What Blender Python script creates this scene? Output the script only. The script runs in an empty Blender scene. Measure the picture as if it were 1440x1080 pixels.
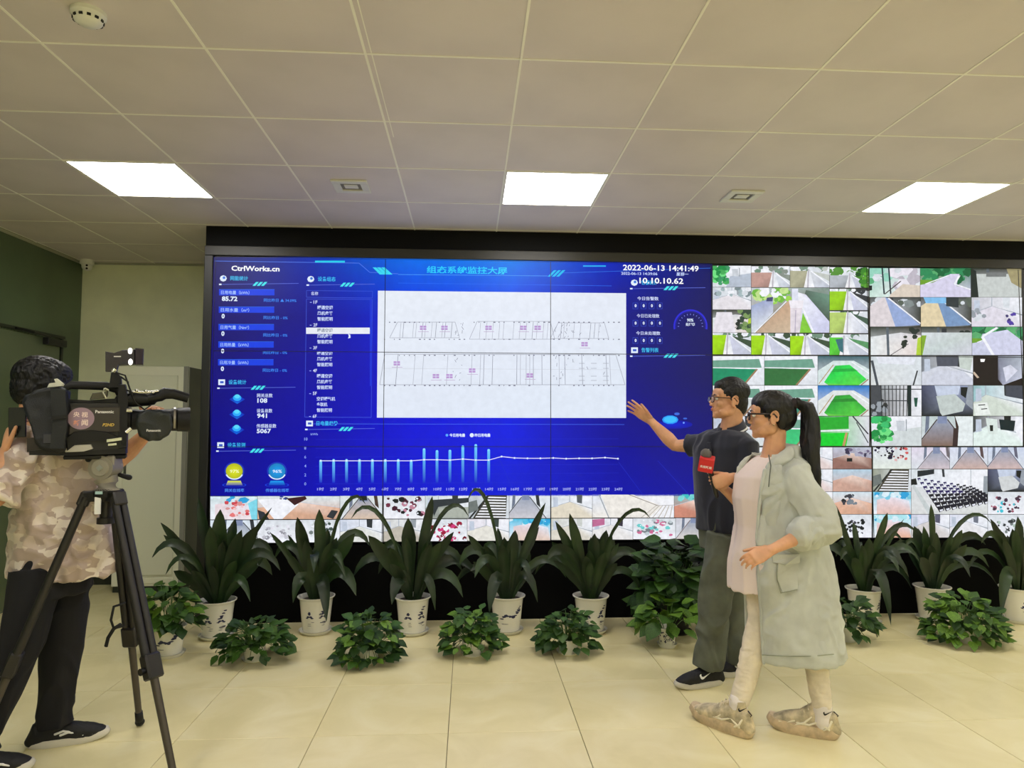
import bpy, math, random
import numpy as np
from mathutils import Matrix, Vector

# ---------------------------------------------------------------- camera, world, exposure
SC = bpy.context.scene
COL = SC.collection
PI = math.pi
FPX, YAW, PIT, ROL, EYE = 976.15, .0616, .0563, -.0021, 1.404
cam_d = bpy.data.cameras.new('camera')
cam_d.sensor_width = 36; cam_d.lens = FPX / 1440 * 36; cam_d.clip_start = .05
cam_o = bpy.data.objects.new('camera', cam_d); COL.objects.link(cam_o)
cam_o.matrix_world = (Matrix.Translation((0, 0, EYE)) @ Matrix.Rotation(-YAW, 4, 'Z')
                      @ Matrix.Rotation(PI/2 + PIT, 4, 'X') @ Matrix.Rotation(-ROL, 4, 'Z'))
SC.camera = cam_o
w = bpy.data.worlds.new('world'); SC.world = w; w.use_nodes = True
w.node_tree.nodes['Background'].inputs[0].default_value = (.9, .92, 1, 1)
w.node_tree.nodes['Background'].inputs[1].default_value = .05
SC.view_settings.view_transform = 'Standard'; SC.view_settings.look = 'None'
SC.view_settings.exposure = 0; SC.view_settings.gamma = 1; SC.view_settings.use_curve_mapping = False
LAMP = 16.8                                     # strength of the ceiling light panels

def at(px, py, Y):
    """the point at distance Y into the room that the photograph shows at (px, py)"""
    X = (px-720)/FPX; Z = (540-py)/FPX
    c, s = math.cos(-ROL), math.sin(-ROL); X, Z = X*c-Z*s, X*s+Z*c
    cp, sp = math.cos(PIT), math.sin(PIT)
    y = cp-Z*sp; z = sp+Z*cp
    cy, sy = math.cos(YAW), math.sin(YAW)
    v = (X*cy+y*sy, -X*sy+y*cy, z); t = Y/v[1]
    return np.array((v[0]*t, Y, v[2]*t+EYE))

# ---------------------------------------------------------------- helpers: materials
def lin(c):
    r = []
    for v in c[:3]:
        v = v/255.; r.append(v/12.92 if v <= .04045 else ((v+.055)/1.055)**2.4)
    return (*r, 1)
MATS = {}
def mat(name, rgb, rough=.5, metal=0, emit=0, emit_rgb=None, noise=0, nscale=20, bump=0, bscale=80, coat=0, spec=.5, sss=0, sheen=0, aniso=None, vary=None):
    """procedural Principled material; noise varies the colour, bump gives fine relief"""
    if name in MATS: return MATS[name]
    m = bpy.data.materials.new(name); m.use_nodes = True
    nt = m.node_tree; b = nt.nodes['Principled BSDF']
    b.inputs['Base Color'].default_value = lin(rgb); b.inputs['Roughness'].default_value = rough
    b.inputs['Metallic'].default_value = metal; b.inputs['Coat Weight'].default_value = coat
    b.inputs['Specular IOR Level'].default_value = spec
    if sheen: b.inputs['Sheen Weight'].default_value = sheen
    if sss:
        b.inputs['Subsurface Weight'].default_value = sss
        b.inputs['Subsurface Radius'].default_value = (.012, .005, .003); b.inputs['Subsurface Scale'].default_value = 1
    if emit:
        b.inputs['Emission Color'].default_value = lin(emit_rgb or rgb); b.inputs['Emission Strength'].default_value = emit
    tc = nt.nodes.new('ShaderNodeTexCoord')
    src = tc.outputs['Object']
    if aniso:
        mp = nt.nodes.new('ShaderNodeMapping'); mp.inputs['Scale'].default_value = aniso
        nt.links.new(src, mp.inputs[0]); src = mp.outputs[0]
    if noise:
        n = nt.nodes.new('ShaderNodeTexNoise'); n.inputs['Scale'].default_value = nscale; n.inputs['Detail'].default_value = 4
        nt.links.new(src, n.inputs['Vector'])
        rp = nt.nodes.new('ShaderNodeValToRGB')
        rp.color_ramp.elements[0].position = .35; rp.color_ramp.elements[1].position = .65
        a = lin(vary or [max(0, c*(1-noise)) for c in rgb]); z = lin([min(255, c*(1+noise*.6)) for c in rgb])
        rp.color_ramp.elements[0].color = a; rp.color_ramp.elements[1].color = z
        nt.links.new(n.outputs[0], rp.inputs[0]); nt.links.new(rp.outputs[0], b.inputs['Base Color'])
    if bump:
        n = nt.nodes.new('ShaderNodeTexNoise'); n.inputs['Scale'].default_value = bscale; n.inputs['Detail'].default_value = 3
        nt.links.new(src, n.inputs['Vector'])
        bp = nt.nodes.new('ShaderNodeBump'); bp.inputs['Strength'].default_value = bump; bp.inputs['Distance'].default_value = .004
        nt.links.new(n.outputs[0], bp.inputs['Height']); nt.links.new(bp.outputs[0], b.inputs['Normal'])
    MATS[name] = m
    return m

# ---------------------------------------------------------------- helpers: objects
def tag(o, label=None, cat=None, group=None, kind=None):
    if label: o['label'] = label
    if cat: o['category'] = cat
    if group: o['group'] = group
    if kind: o['kind'] = kind
    return o
def thing(name, label, cat, loc=(0, 0, 0), rz=0, group=None):
    o = bpy.data.objects.new(name, None); COL.objects.link(o)
    o.location = loc; o.rotation_euler = (0, 0, rz); o.empty_display_size = .1
    return tag(o, label, cat, group)
def attach(o, parent, world=True):
    """make o a child of parent; with world=True its mesh stays where its coordinates put it"""
    if parent is not None:
        o.parent = parent
        if world:
            M = Matrix.Identity(4); p = parent
            while p is not None:
                M = p.matrix_parent_inverse @ p.matrix_basis @ M if p.parent else p.matrix_basis @ M
                p = p.parent
            o.matrix_parent_inverse = M.inverted()
    return o
class MB:
    """collects closed shapes; build() links them as ONE mesh object"""
    def __init__(s): s.v = []; s.f = []; s.n = 0
    def add(s, v, f, T=None):
        v = np.asarray(v, float)
        if T is not None: v = v @ np.asarray(T)[:3, :3].T + np.asarray(T)[:3, 3]
        s.v.append(v); s.f += [tuple(i+s.n for i in q) for q in f]; s.n += len(v); return s
    def box(s, lo, hi, T=None, bev=0):
        lo = np.array(lo, float); hi = np.array(hi, float)
        if bev <= 0:
            v = [(x, y, z) for z in (lo[2], hi[2]) for y in (lo[1], hi[1]) for x in (lo[0], hi[0])]
            f = [(0, 2, 3, 1), (4, 5, 7, 6), (0, 1, 5, 4), (2, 6, 7, 3), (0, 4, 6, 2), (1, 3, 7, 5)]
            return s.add(v, f, T)
        b = bev; c = (lo+hi)/2; h = (hi-lo)/2; v = []; idx = {}
        for sx in (-1, 1):
            for sy in (-1, 1):
                for sz in (-1, 1):
                    for a in range(3):
                        d = np.array([h[0]-b, h[1]-b, h[2]-b]); d[a] = h[a]
                        idx[(sx, sy, sz, a)] = len(v); v.append(c+d*(sx, sy, sz))
        f = []
        S = (-1, 1)
        for a in range(3):
            o = [k for k in range(3) if k != a]
            for sg in S:
                q = []
                for (p, r) in ((-1, -1), (1, -1), (1, 1), (-1, 1)):
                    k = [0, 0, 0]; k[a] = sg; k[o[0]] = p; k[o[1]] = r; q.append(idx[(*k, a)])
                flip = (sg < 0) ^ (a == 1)
                f.append(tuple(q[::-1]) if flip else tuple(q))
        for a in range(3):                          # edge along axis a
            o = [k for k in range(3) if k != a]
            for p in S:
                for r in S:
                    k0 = [0]*3; k1 = [0]*3; k0[a] = -1; k1[a] = 1
                    for k in (k0, k1): k[o[0]] = p; k[o[1]] = r
                    f.append((idx[(*k0, o[0])], idx[(*k1, o[0])], idx[(*k1, o[1])], idx[(*k0, o[1])]))
        for sx in S:
            for sy in S:
                for sz in S: f.append(tuple(idx[(sx, sy, sz, a)] for a in range(3)))
        return s.add(v, f, T)
    def loft(s, P, R, n=14, up=(0, 0, 1), rnd=False, T=None, sq=1.0, cap=True):
        """tube through points P with radii R (number or (across, along up)); sq<1 squares the section"""
        P = [np.array(p, float) for p in P]
        R = [(r, r) if np.isscalar(r) else tuple(r) for r in R]
        k = len(P); up = np.array(up, float)
        tg = []
        for i in range(k):
            d = P[min(i+1, k-1)]-P[max(i-1, 0)]; tg.append(d/(np.linalg.norm(d)+1e-9))
        if rnd:
            e0, e1 = tg[0], tg[-1]; r0, r1 = R[0], R[-1]; m0 = min(r0); m1 = min(r1)
            P = [P[0]-e0*m0*.95, P[0]-e0*m0*.6] + P + [P[-1]+e1*m1*.6, P[-1]+e1*m1*.95]
            R = [(r0[0]*.35, r0[1]*.35), (r0[0]*.8, r0[1]*.8)] + R + [(r1[0]*.8, r1[1]*.8), (r1[0]*.35, r1[1]*.35)]
            tg = [e0, e0] + tg + [e1, e1]
        k = len(P); V = []; a = np.linspace(0, 2*PI, n, endpoint=False)
        ca, sa = np.cos(a), np.sin(a)
        ca = np.sign(ca)*np.abs(ca)**sq; sa = np.sign(sa)*np.abs(sa)**sq
        for p, r, t in zip(P, R, tg):
            u = up-t*np.dot(up, t)
            if np.linalg.norm(u) < 1e-3: u = np.array((0, 1., 0))-t*t[1]
            u /= np.linalg.norm(u); x = np.cross(u, t); x /= np.linalg.norm(x)
            V.append(p+np.outer(ca*r[0], x)+np.outer(sa*r[1], u))
        V = np.concatenate(V); F = []
        for i in range(k-1):
            for j in range(n):
                j2 = (j+1) % n; F.append((i*n+j, i*n+j2, (i+1)*n+j2, (i+1)*n+j))
        if cap: F.append(tuple(range(n))[::-1]); F.append(tuple((k-1)*n+j for j in range(n)))
        return s.add(V, F, T)
    def rings(s, L, n=24, T=None, cap=True, sq=1.0):
        """stack of horizontal ellipses (cx, cy, z, rx, ry, turn)"""
        V = []; a = np.linspace(0, 2*PI, n, endpoint=False)
        ca, sa = np.cos(a), np.sin(a); ca = np.sign(ca)*np.abs(ca)**sq; sa = np.sign(sa)*np.abs(sa)**sq
        for q in L:
            cx, cy, z, rx, ry = q[:5]; t = q[5] if len(q) > 5 else 0
            x = rx*ca; y = ry*sa
            V.append(np.c_[cx+x*math.cos(t)-y*math.sin(t), cy+x*math.sin(t)+y*math.cos(t), np.full(n, z)])
        F = []; k = len(L)
        for i in range(k-1):
            for j in range(n):
                j2 = (j+1) % n; F.append((i*n+j, i*n+j2, (i+1)*n+j2, (i+1)*n+j))
        if cap: F.append(tuple(range(n))[::-1]); F.append(tuple((k-1)*n+j for j in range(n)))
        return s.add(np.concatenate(V), F, T)
    def ell(s, c, r, T=None, n=16, rot=None):
        v = []; f = []; m = n//2
        for i in range(1, m):
            t = PI*i/m
            for j in range(n):
                p = 2*PI*j/n; v.append((math.sin(t)*math.cos(p), math.sin(t)*math.sin(p), math.cos(t)))
        v += [(0, 0, 1), (0, 0, -1)]; N = len(v)
        for i in range(m-2):
            for j in range(n):
                j2 = (j+1) % n; f.append((i*n+j, (i+1)*n+j, (i+1)*n+j2, i*n+j2))
        for j in range(n):
            j2 = (j+1) % n; f.append((N-2, j, j2)); f.append((N-1, (m-2)*n+j2, (m-2)*n+j))
        v = np.array(v)*np.array(r)
        if rot is not None: v = v @ np.array(rot).T
        return s.add(v+np.array(c), f, T)
    def lathe(s, prof, n=28, T=None):
        """closed profile (radius, height) turned about the vertical"""
        V = []; a = np.linspace(0, 2*PI, n, endpoint=False); k = len(prof)
        for r, z in prof: V.append(np.c_[r*np.cos(a), r*np.sin(a), np.full(n, z)])
        F = []
        for i in range(k):
            i2 = (i+1) % k
            for j in range(n):
                j2 = (j+1) % n; F.append((i*n+j, i*n+j2, i2*n+j2, i2*n+j))
        return s.add(np.concatenate(V), F, T)
    def prism(s, pts, d, T=None):
        """outline pts (3-D, planar) given thickness along vector d"""
        n = len(pts); a = np.array(pts, float); b = a+np.array(d)
        f = [tuple(range(n))[::-1], tuple(n+i for i in range(n))] + [(i, (i+1) % n, n+(i+1) % n, n+i) for i in range(n)]
        return s.add(np.concatenate([a, b]), f, T)
    def mesh(s, name):
        me = bpy.data.meshes.new(name)
        me.from_pydata(np.concatenate(s.v).tolist(), [], s.f); me.update(); return me
    def build(s, name, m, parent=None, smooth=False, world=True, split=None):
        me = s.mesh(name); o = bpy.data.objects.new(name, me); COL.objects.link(o)
        if m: me.materials.append(m)
        if smooth:
            me.polygons.foreach_set('use_smooth', [True]*len(me.polygons))
            if split: me.set_sharp_from_angle(angle=math.radians(split))
        return attach(o, parent, world)
    def solid(s, name, m, parent=None, voxel=.004, smooth=3, disp=None, world=True):
        """unite all shapes into one continuous skin (voxel remesh), smooth it, then displace it"""
        me = s.mesh('t'); o = bpy.data.objects.new('t', me); COL.objects.link(o)
        r = o.modifiers.new('r', 'REMESH'); r.mode = 'VOXEL'; r.voxel_size = voxel; r.use_smooth_shade = True
        if smooth:
            q = o.modifiers.new('s', 'SMOOTH'); q.factor = .5; q.iterations = smooth
        dg = bpy.context.evaluated_depsgraph_get()
        out = bpy.data.meshes.new_from_object(o.evaluated_get(dg)); bpy.data.objects.remove(o); bpy.data.meshes.remove(me)
        out.name = name; out.materials.clear(); out.materials.append(m)
        if disp is not None:
            N = len(out.vertices); co = np.empty(N*3, np.float32); no = np.empty(N*3, np.float32)
            out.vertices.foreach_get('co', co); out.vertices.foreach_get('normal', no)
            co = co.reshape(-1, 3).astype(float); no = no.reshape(-1, 3)
            d = disp(co)
            co = co+no*d[:, None]
            out.vertices.foreach_set('co', co.astype(np.float32).ravel()); out.update()
        out.polygons.foreach_set('use_smooth', [True]*len(out.polygons))
        o = bpy.data.objects.new(name, out); COL.objects.link(o)
        return attach(o, parent, world)
_rs = np.random.RandomState(5); _LAT = _rs.rand(32, 32, 32)*2-1
def vnoise(P):
    P = np.asarray(P); i = np.floor(P).astype(int); f = P-i; f = f*f*(3-2*f); r = 0
    for dx in (0, 1):
        for dy in (0, 1):
            for dz in (0, 1):
                wgt = (f[:, 0] if dx else 1-f[:, 0])*(f[:, 1] if dy else 1-f[:, 1])*(f[:, 2] if dz else 1-f[:, 2])
                r = r+wgt*_LAT[(i[:, 0]+dx) & 31, (i[:, 1]+dy) & 31, (i[:, 2]+dz) & 31]
    return r
def folds(freq, amp, stretch=(1, 1, 1), seed=0, ridge=True):
    """cloth folds: warped ridged noise, drawn out along the axis with the smaller stretch"""
    st = np.array(stretch)
    def fn(P):
        Q = P*freq*st+seed*7.31
        wv = np.c_[vnoise(Q*.7+3), vnoise(Q*.7+11), vnoise(Q*.7+19)]
        n = vnoise(Q+wv*1.2)
        if ridge: n = .6-np.abs(n)*2.2
        return amp*(n+.35*vnoise(Q*2.3+5))
    return fn
def frame(o, x, up):
    """4x4 with origin o, x axis along x, z axis near up"""
    x = np.array(x, float); x /= np.linalg.norm(x); up = np.array(up, float)
    z = up-x*np.dot(up, x); z /= np.linalg.norm(z); y = np.cross(z, x)
    T = np.eye(4); T[:3, 0] = x; T[:3, 1] = y; T[:3, 2] = z; T[:3, 3] = o; return T
def tp(T, p): return T[:3, :3] @ np.array(p, float)+T[:3, 3]
def text_mesh(s, size, bold=0, res=2, font=None):
    cu = bpy.data.curves.new('t', 'FONT'); cu.body = s; cu.size = size; cu.resolution_u = res; cu.offset = bold
    cu.align_x = 'LEFT'; cu.fill_mode = 'FRONT'
    o = bpy.data.objects.new('t', cu); COL.objects.link(o)
    dg = bpy.context.evaluated_depsgraph_get(); dg.update()
    me = bpy.data.meshes.new_from_object(o.evaluated_get(dg))
    bpy.data.objects.remove(o); bpy.data.curves.remove(cu)
    v = np.array([x.co[:] for x in me.vertices]).reshape(-1, 3); f = [tuple(p.vertices) for p in me.polygons]
    bpy.data.meshes.remove(me); return v, f
def lettering(name, s, T, width, m, parent, height=None, bold=0, world=True):
    """flat printed text: T origin = lower left corner, x along the line, y up the letters, lifted by z"""
    v, f = text_mesh(s, 1, bold)
    lo, hi = v.min(0), v.max(0); k = width/(hi[0]-lo[0]); ky = k if height is None else height/(hi[1]-lo[1])
    v = (v-[lo[0], lo[1], 0])*[k, ky, 1]
    b = MB(); b.add(v, f, T); return b.build(name, m, parent, world=world)

# ---------------------------------------------------------------- setting
XL, YB, YS, CEIL = -3.43, 6.316, 5.067, 2.8205
XR, YF = 6.4, -4.2
GX, GY = .1947, 2.6218          # ceiling grid origin
FX, FY = -.0866, 3.2415         # floor grid origin
def tile_material():
    m = bpy.data.materials.new('polished_cream_tile'); m.use_nodes = True; nt = m.node_tree; b = nt.nodes['Principled BSDF']
    tc = nt.nodes.new('ShaderNodeTexCoord'); oi = nt.nodes.new('ShaderNodeObjectInfo')
    ad = nt.nodes.new('ShaderNodeVectorMath'); ad.operation = 'ADD'
    sc = nt.nodes.new('ShaderNodeVectorMath'); sc.operation = 'SCALE'; sc.inputs[3].default_value = 3.7
    nt.links.new(oi.outputs['Location'], sc.inputs[0]); nt.links.new(tc.outputs['Object'], ad.inputs[0]); nt.links.new(sc.outputs[0], ad.inputs[1])
    n = nt.nodes.new('ShaderNodeTexNoise'); n.inputs['Scale'].default_value = 3.2; n.inputs['Detail'].default_value = 6; n.inputs['Distortion'].default_value = .9
    nt.links.new(ad.outputs[0], n.inputs['Vector'])
    r = nt.nodes.new('ShaderNodeValToRGB'); e = r.color_ramp.elements
    e[0].position = .36; e[0].color = lin((226, 215, 164)); e[1].position = .7; e[1].color = lin((236, 227, 182))
    x = e.new(.5); x.color = lin((231, 220, 170))
    nt.links.new(n.outputs[0], r.inputs[0]); nt.links.new(r.outputs[0], b.inputs['Base Color'])
    b.inputs['Roughness'].default_value = .22; b.inputs['Specular IOR Level'].default_value = .42
    return m
M_TILE = tile_material()
M_GROUT = mat('dark_grout', (104, 92, 62), .8)
M_CTILE = mat('ceiling_panel', (216, 207, 204), .5, noise=.02, nscale=3, bump=.05, bscale=300)
M_CBAR = mat('ceiling_bar', (244, 242, 230), .5)
M_WALL = mat('cream_wall', (230, 234, 200), .8, noise=.03, nscale=4, bump=.1, bscale=200)
M_GREEN = mat('green_glass_partition', (84, 104, 76), .28, noise=.1, nscale=2, coat=.25)
M_BLACK = mat('matt_black_panel', (5, 5, 6), .7, spec=.1, bump=.1, bscale=200)
M_FRAME = mat('dark_grey_frame', (48, 47, 42), .4, metal=.2)

def struct(name, b, m, parent=None):
    o = b.build(name, m, parent); o['kind'] = 'structure'; return o
b = MB(); b.box((XL-.2, YF-.2, -.12), (XR+.2, YB+.2, -.011)); floor = struct('floor', b, M_GROUT)
proto = None
def grid_tiles(name, parent, m, gx, gy, z0, z1, y0, y1, skip=(), gap=.0028, bev=.0012):
    me = None
    i0 = int(math.floor((XL-gx)/.6)); i1 = int(math.ceil((XR-gx)/.6))
    j0 = int(math.floor((y0-gy)/.6)); j1 = int(math.ceil((y1-gy)/.6))
    for i in range(i0, i1):
        for j in range(j0, j1):
            if (i, j) in skip: continue
            x0, x1 = max(gx+.6*i, XL), min(gx+.6*i+.6, XR); ya, yb = max(gy+.6*j, y0), min(gy+.6*j+.6, y1)
            if x1-x0 < .03 or yb-ya < .03: continue
            full = abs(x1-x0-.6) < 1e-6 and abs(yb-ya-.6) < 1e-6
            hx, hy = (x1-x0-gap)/2, (yb-ya-gap)/2
            if not full or me is None:
                bb = MB(); bb.box((-hx, -hy, z0), (hx, hy, z1), bev=bev); mm = bb.mesh('tile'); mm.materials.append(m)
                if full: me = mm
            else: mm = me
            o = bpy.data.objects.new(name, mm); COL.objects.link(o); o.location = ((x0+x1)/2, (ya+yb)/2, 0); o.parent = parent
grid_tiles('tile', floor, M_TILE, FX, FY, -.012, 0, YF, YB)
b = MB(); b.box((XL-.2, YF-.2, CEIL+.014), (XR+.2, YB+.2, CEIL+.12)); ceiling = struct('ceiling', b, mat('ceiling_void', (70, 68, 60), .9))
LIGHTS = [(i, j) for j in (2, -2, -6, -10) for i in (-4, 0, 4, 8)]
grid_tiles('ceiling_panel', ceiling, M_CTILE, GX, GY, CEIL, CEIL+.012, YF, YB, skip=set(LIGHTS), gap=.004, bev=.002)
b = MB()                                          # the exposed bars between the panels
x = GX-.6*6
while x < XR:
    b.box((x-.0048, YF, CEIL-.0025), (x+.0048, YB, CEIL+.01)); x += .6
y = GY-.6*11
while y < YB:
    b.box((XL, y-.0048, CEIL-.0022), (XR, y+.0048, CEIL+.01)); y += .6
b.box((GX-.6+.022, YF, CEIL-.0015), (GX-.6+.026, 3.4, CEIL+.01))
struct('grid_bar', b, M_CBAR, ceiling)
b = MB(); b.box((XL-.12, YF, 0), (XL, YB+.1, CEIL)); wall_left = struct('wall_left', b, M_GREEN)
b = MB(); b.box((XL, YB, 0), (XR, YB+.12, CEIL)); struct('wall_back', b, M_WALL)
b = MB(); b.box((XR, YF, 0), (XR+.12, YB, CEIL)); struct('wall_right', b, M_WALL)
b = MB(); b.box((XL, YF-.12, 0), (XR, YF, CEIL)); struct('wall_front', b, M_WALL)
b = MB(); b.box((XL+.0, YF, CEIL-.022), (XL+.012, YB, CEIL-.001)); b.box((XL, YB-.012, CEIL-.018), (-1.9, YB, CEIL-.001)); struct('trim_1', b, mat('pale_metal_trim', (170, 172, 150), .4))
b = MB(); b.box((XL+.012, YB-.014, 0), (-2.96, YB, .1)); struct('baseboard_back', b, mat('dark_skirting', (40, 46, 34), .5))
b = MB(); b.box((XL, YF, 0), (XL+.014, 4.9, .1)); b.box((XL, 6.06, 0), (XL+.014, YB-.014, .1)); struct('baseboard_left', b, MATS['dark_skirting'])
# glass door with its closer in the left wall
b = MB(); b.box((XL+.001, 5.0, .015), (XL+.012, 6.0, 2.09), bev=.003); door = struct('door_1', b, mat('green_glass_door', (92, 106, 78), .2, coat=.5))
b = MB(); b.box((XL+.001, 4.95, 2.10), (XL+.02, 6.06, 2.125)); b.box((XL+.001, 6.01, 0), (XL+.02, 6.035, 2.10)); b.box((XL+.001, 4.95, 0), (XL+.02, 4.985, 2.10))
attach(b.build('door_frame', mat('dark_green_metal', (30, 38, 28), .4)), door)
b = MB(); b.box((XL+.012, 5.76, 2.03), (XL+.06, 6.02, 2.085), bev=.004); b.loft([(XL+.05, 5.8, 2.09), (XL+.07, 5.55, 2.1), (XL+.03, 5.4, 2.11)], [.008, .008, .008], n=8)
b.build('door_closer', mat('black_metal', (16, 17, 15), .4), door)
b = MB()
for z in (.9, 1.3): b.loft([(XL+.012, 5.1, z), (XL+.06, 5.1, z)], [.01, .01], n=8)
b.loft([(XL+.06, 5.1, .8), (XL+.06, 5.1, 1.4)], [.014, .014], n=10, up=(0, 1, 0)); b.build('door_handle', mat('brushed_steel', (150, 152, 145), .3, metal=1), door)
b = MB(); b.box((XL+.001, YF, 2.10), (XL+.01, 4.94, 2.12)); b.box((XL+.001, 3.0, 0), (XL+.01, 3.02, CEIL)); struct('trim_2', b, MATS['dark_green_metal'])

# housing that the screens are set into: black plinth below, black panel above, side post at its left
b = MB(); b.box((-1.9, YS+.03, 0), (XR, YB-.4, CEIL)); housing = struct('wall_screen', b, M_BLACK)
b = MB(); b.box((-1.9, YS-.012, .0), (XR, YS+.03, .535)); struct('plinth', b, M_BLACK, housing)
b = MB(); b.box((-1.9, YS-.004, 2.675), (XR, YS+.03, CEIL)); struct('header_panel', b, mat('black_header', (6, 6, 6), .6, spec=.15), housing)
b = MB(); b.box((-1.902, YS-.02, 2.604), (XR, YS+.03, 2.675), bev=.004); struct('top_rail', b, M_FRAME, housing)
b = MB(); b.box((-1.902, YS-.02, .0), (-1.842, YS+.03, 2.604), bev=.004); struct('side_post', b, mat('black_side_post', (30, 31, 31), .4), housing)

# ---------------------------------------------------------------- ceiling lights and fittings
M_LAMP = mat('lit_diffuser', (255, 250, 232), .5, emit=LAMP, emit_rgb=(255, 251, 248))
M_LFR = mat('white_light_frame', (225, 223, 210), .4)
spots = {(-4, 2): ('square ceiling light glowing above the cameraman at the left', 1), (0, 2): ('square ceiling light glowing near the middle of the ceiling, over the dashboard', 1), (4, 2): ('square ceiling light glowing at the right, over the camera pictures', 1)}
for (i, j) in LIGHTS:
    back = 'square ceiling light in the %s row %s, %s' % ({2: 'visible', -2: 'first', -6: 'second', -10: 'third'}[j], 'with the glowing three' if j == 2 else 'behind the visible lights', {-4: 'leftmost', 0: 'second from left', 4: 'third from left', 8: 'farthest right'}[i])
    lab, vis = spots.get((i, j), (back, 0))
    t = thing('ceiling_light', lab, 'ceiling light', (GX+.6*i+.3, GY+.6*j+.3, CEIL), group='square ceiling lights')
    b = MB(); h = .297
    for q in (((-h, -h), (h, -h+.012)), ((-h, h-.012), (h, h)), ((-h, -h+.012), (-h+.012, h-.012)), ((h-.012, -h+.012), (h, h-.012))): b.box((*q[0], -.004), (*q[1], .05))
    b.build('light_frame', M_LFR, t, world=False)
    b = MB(); b.box((-h+.012, -h+.012, .0), (h-.012, h-.012, .006)); b.build('diffuser', M_LAMP, t, world=False)
    b = MB(); b.box((-h, -h, .05), (h, h, .08)); b.build('housing', M_LFR, t, world=False)
for x, y, lab in ((-.711, 4.131, 'small square white grille in the ceiling left of the middle light'), (1.685, 4.15, 'small square white grille in the ceiling between the middle and right lights')):
    t = thing('ceiling_grille', lab, 'grille', (x, y, CEIL), group='square ceiling grilles')
    b = MB(); h = .105
    for a, c in ((h, .06),):
        b.box((-a, -a, -.012), (a, -c, 0), bev=.003); b.box((-a, c, -.012), (a, a, 0), bev=.003); b.box((-a, -c, -.012), (-c, c, 0), bev=.003); b.box((c, -c, -.012), (a, c, 0), bev=.003)
    b.build('grille_frame', mat('white_plastic', (222, 222, 212), .4), t, world=False)
    b = MB(); b.box((-.06, -.06, -.003), (.06, .06, .0)); b.build('backing', mat('grey_recess', (120, 118, 108), .7), t, world=False)
    b = MB(); b.box((-.04, -.03, -.009), (.04, .03, -.003), bev=.003); b.build('centre_plate', MATS['white_plastic'], t, world=False)
t = thing('smoke_detector', 'round white smoke detector at the top left of the ceiling', 'smoke detector', (-1.321, 2.41, CEIL))
b = MB(); b.lathe([(0, 0), (.056, 0), (.056, -.014), (.05, -.02), (.044, -.036), (.03, -.046), (0, -.048)], 32); b.build('detector_body', MATS['white_plastic'], t, smooth=True, world=False, split=40)
b = MB()
for k in range(12):
    a = k*PI/6; T = np.array(Matrix.Rotation(a, 4, 'Z')); b.box((.0475-.004, -.006, -.034), (.0475+.0015, .006, -.026), T=T)
b.build('vent_slots', mat('slot_black', (20, 20, 18), .8), t, world=False)
t = thing('dome_camera', 'small white security camera in the corner under the ceiling', 'security camera', (XL+.09, YB-.10, CEIL))
b = MB(); b.lathe([(0, 0), (.055, 0), (.055, -.035), (.046, -.045), (0, -.045)], 28); b.build('camera_base', MATS['white_plastic'], t, smooth=True, world=False, split=40)
b = MB(); b.ell((0, 0, -.058), (.042, .042, .038), n=20); b.build('camera_ball', MATS['white_plastic'], t, smooth=True, world=False)
b = MB()
dr = np.array((.42, -.86, -.25)); dr /= np.linalg.norm(dr)
T = frame(np.array((0, 0, -.058)), dr, (0, 0, 1))
for dz in (-.013, .013): b.loft([tp(T, (.034, 0, dz)), tp(T, (.043, 0, dz))], [.009, .009], n=14)
b.build('camera_eye', MATS['slot_black'], t, world=False)
# tall pale steel cabinet against the back wall
M_CAB = mat('pale_steel_cabinet', (240, 241, 218), .45, bump=.03, bscale=200)
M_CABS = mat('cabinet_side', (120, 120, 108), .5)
t = thing('cabinet', 'tall pale metal cabinet against the cream wall behind the tripod', 'cabinet', (-2.66, 6.16, 0))
b = MB(); b.box((-2.94, 6.0, .05), (-2.36, 6.31, 1.875), bev=.004); b.build('body', M_CAB, t)
b = MB(); b.box((-2.93, 6.01, 0), (-2.37, 6.3, .05)); b.build('plinth', MATS['dark_skirting'], t)
b = MB(); b.box((-2.875, 5.984, .14), (-2.445, 6.0, 1.80), bev=.006); dr_ = b.build('door', mat('cabinet_door', (234, 236, 212), .4, bump=.03, bscale=200), t)
b = MB(); b.box((-2.86, 5.972, .95), (-2.84, 5.984, 1.07), bev=.003); b.build('handle', MATS['brushed_steel'], dr_)
b = MB(); b.box((-2.875, 5.988, .075), (-2.445, 6.0, .12), bev=.003); b.build('lower_rail', M_CAB, t)
b = MB(); b.box((-2.4, 5.99, .05), (-2.36, 6.0, 1.875), bev=.002); b.build('edge_strip', mat('grey_strip', (150, 150, 138), .5), t)
b = MB(); b.box((-2.36, 6.005, .05), (-2.355, 6.305, 1.87)); b.build('side_panel', M_CABS, t)

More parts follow.
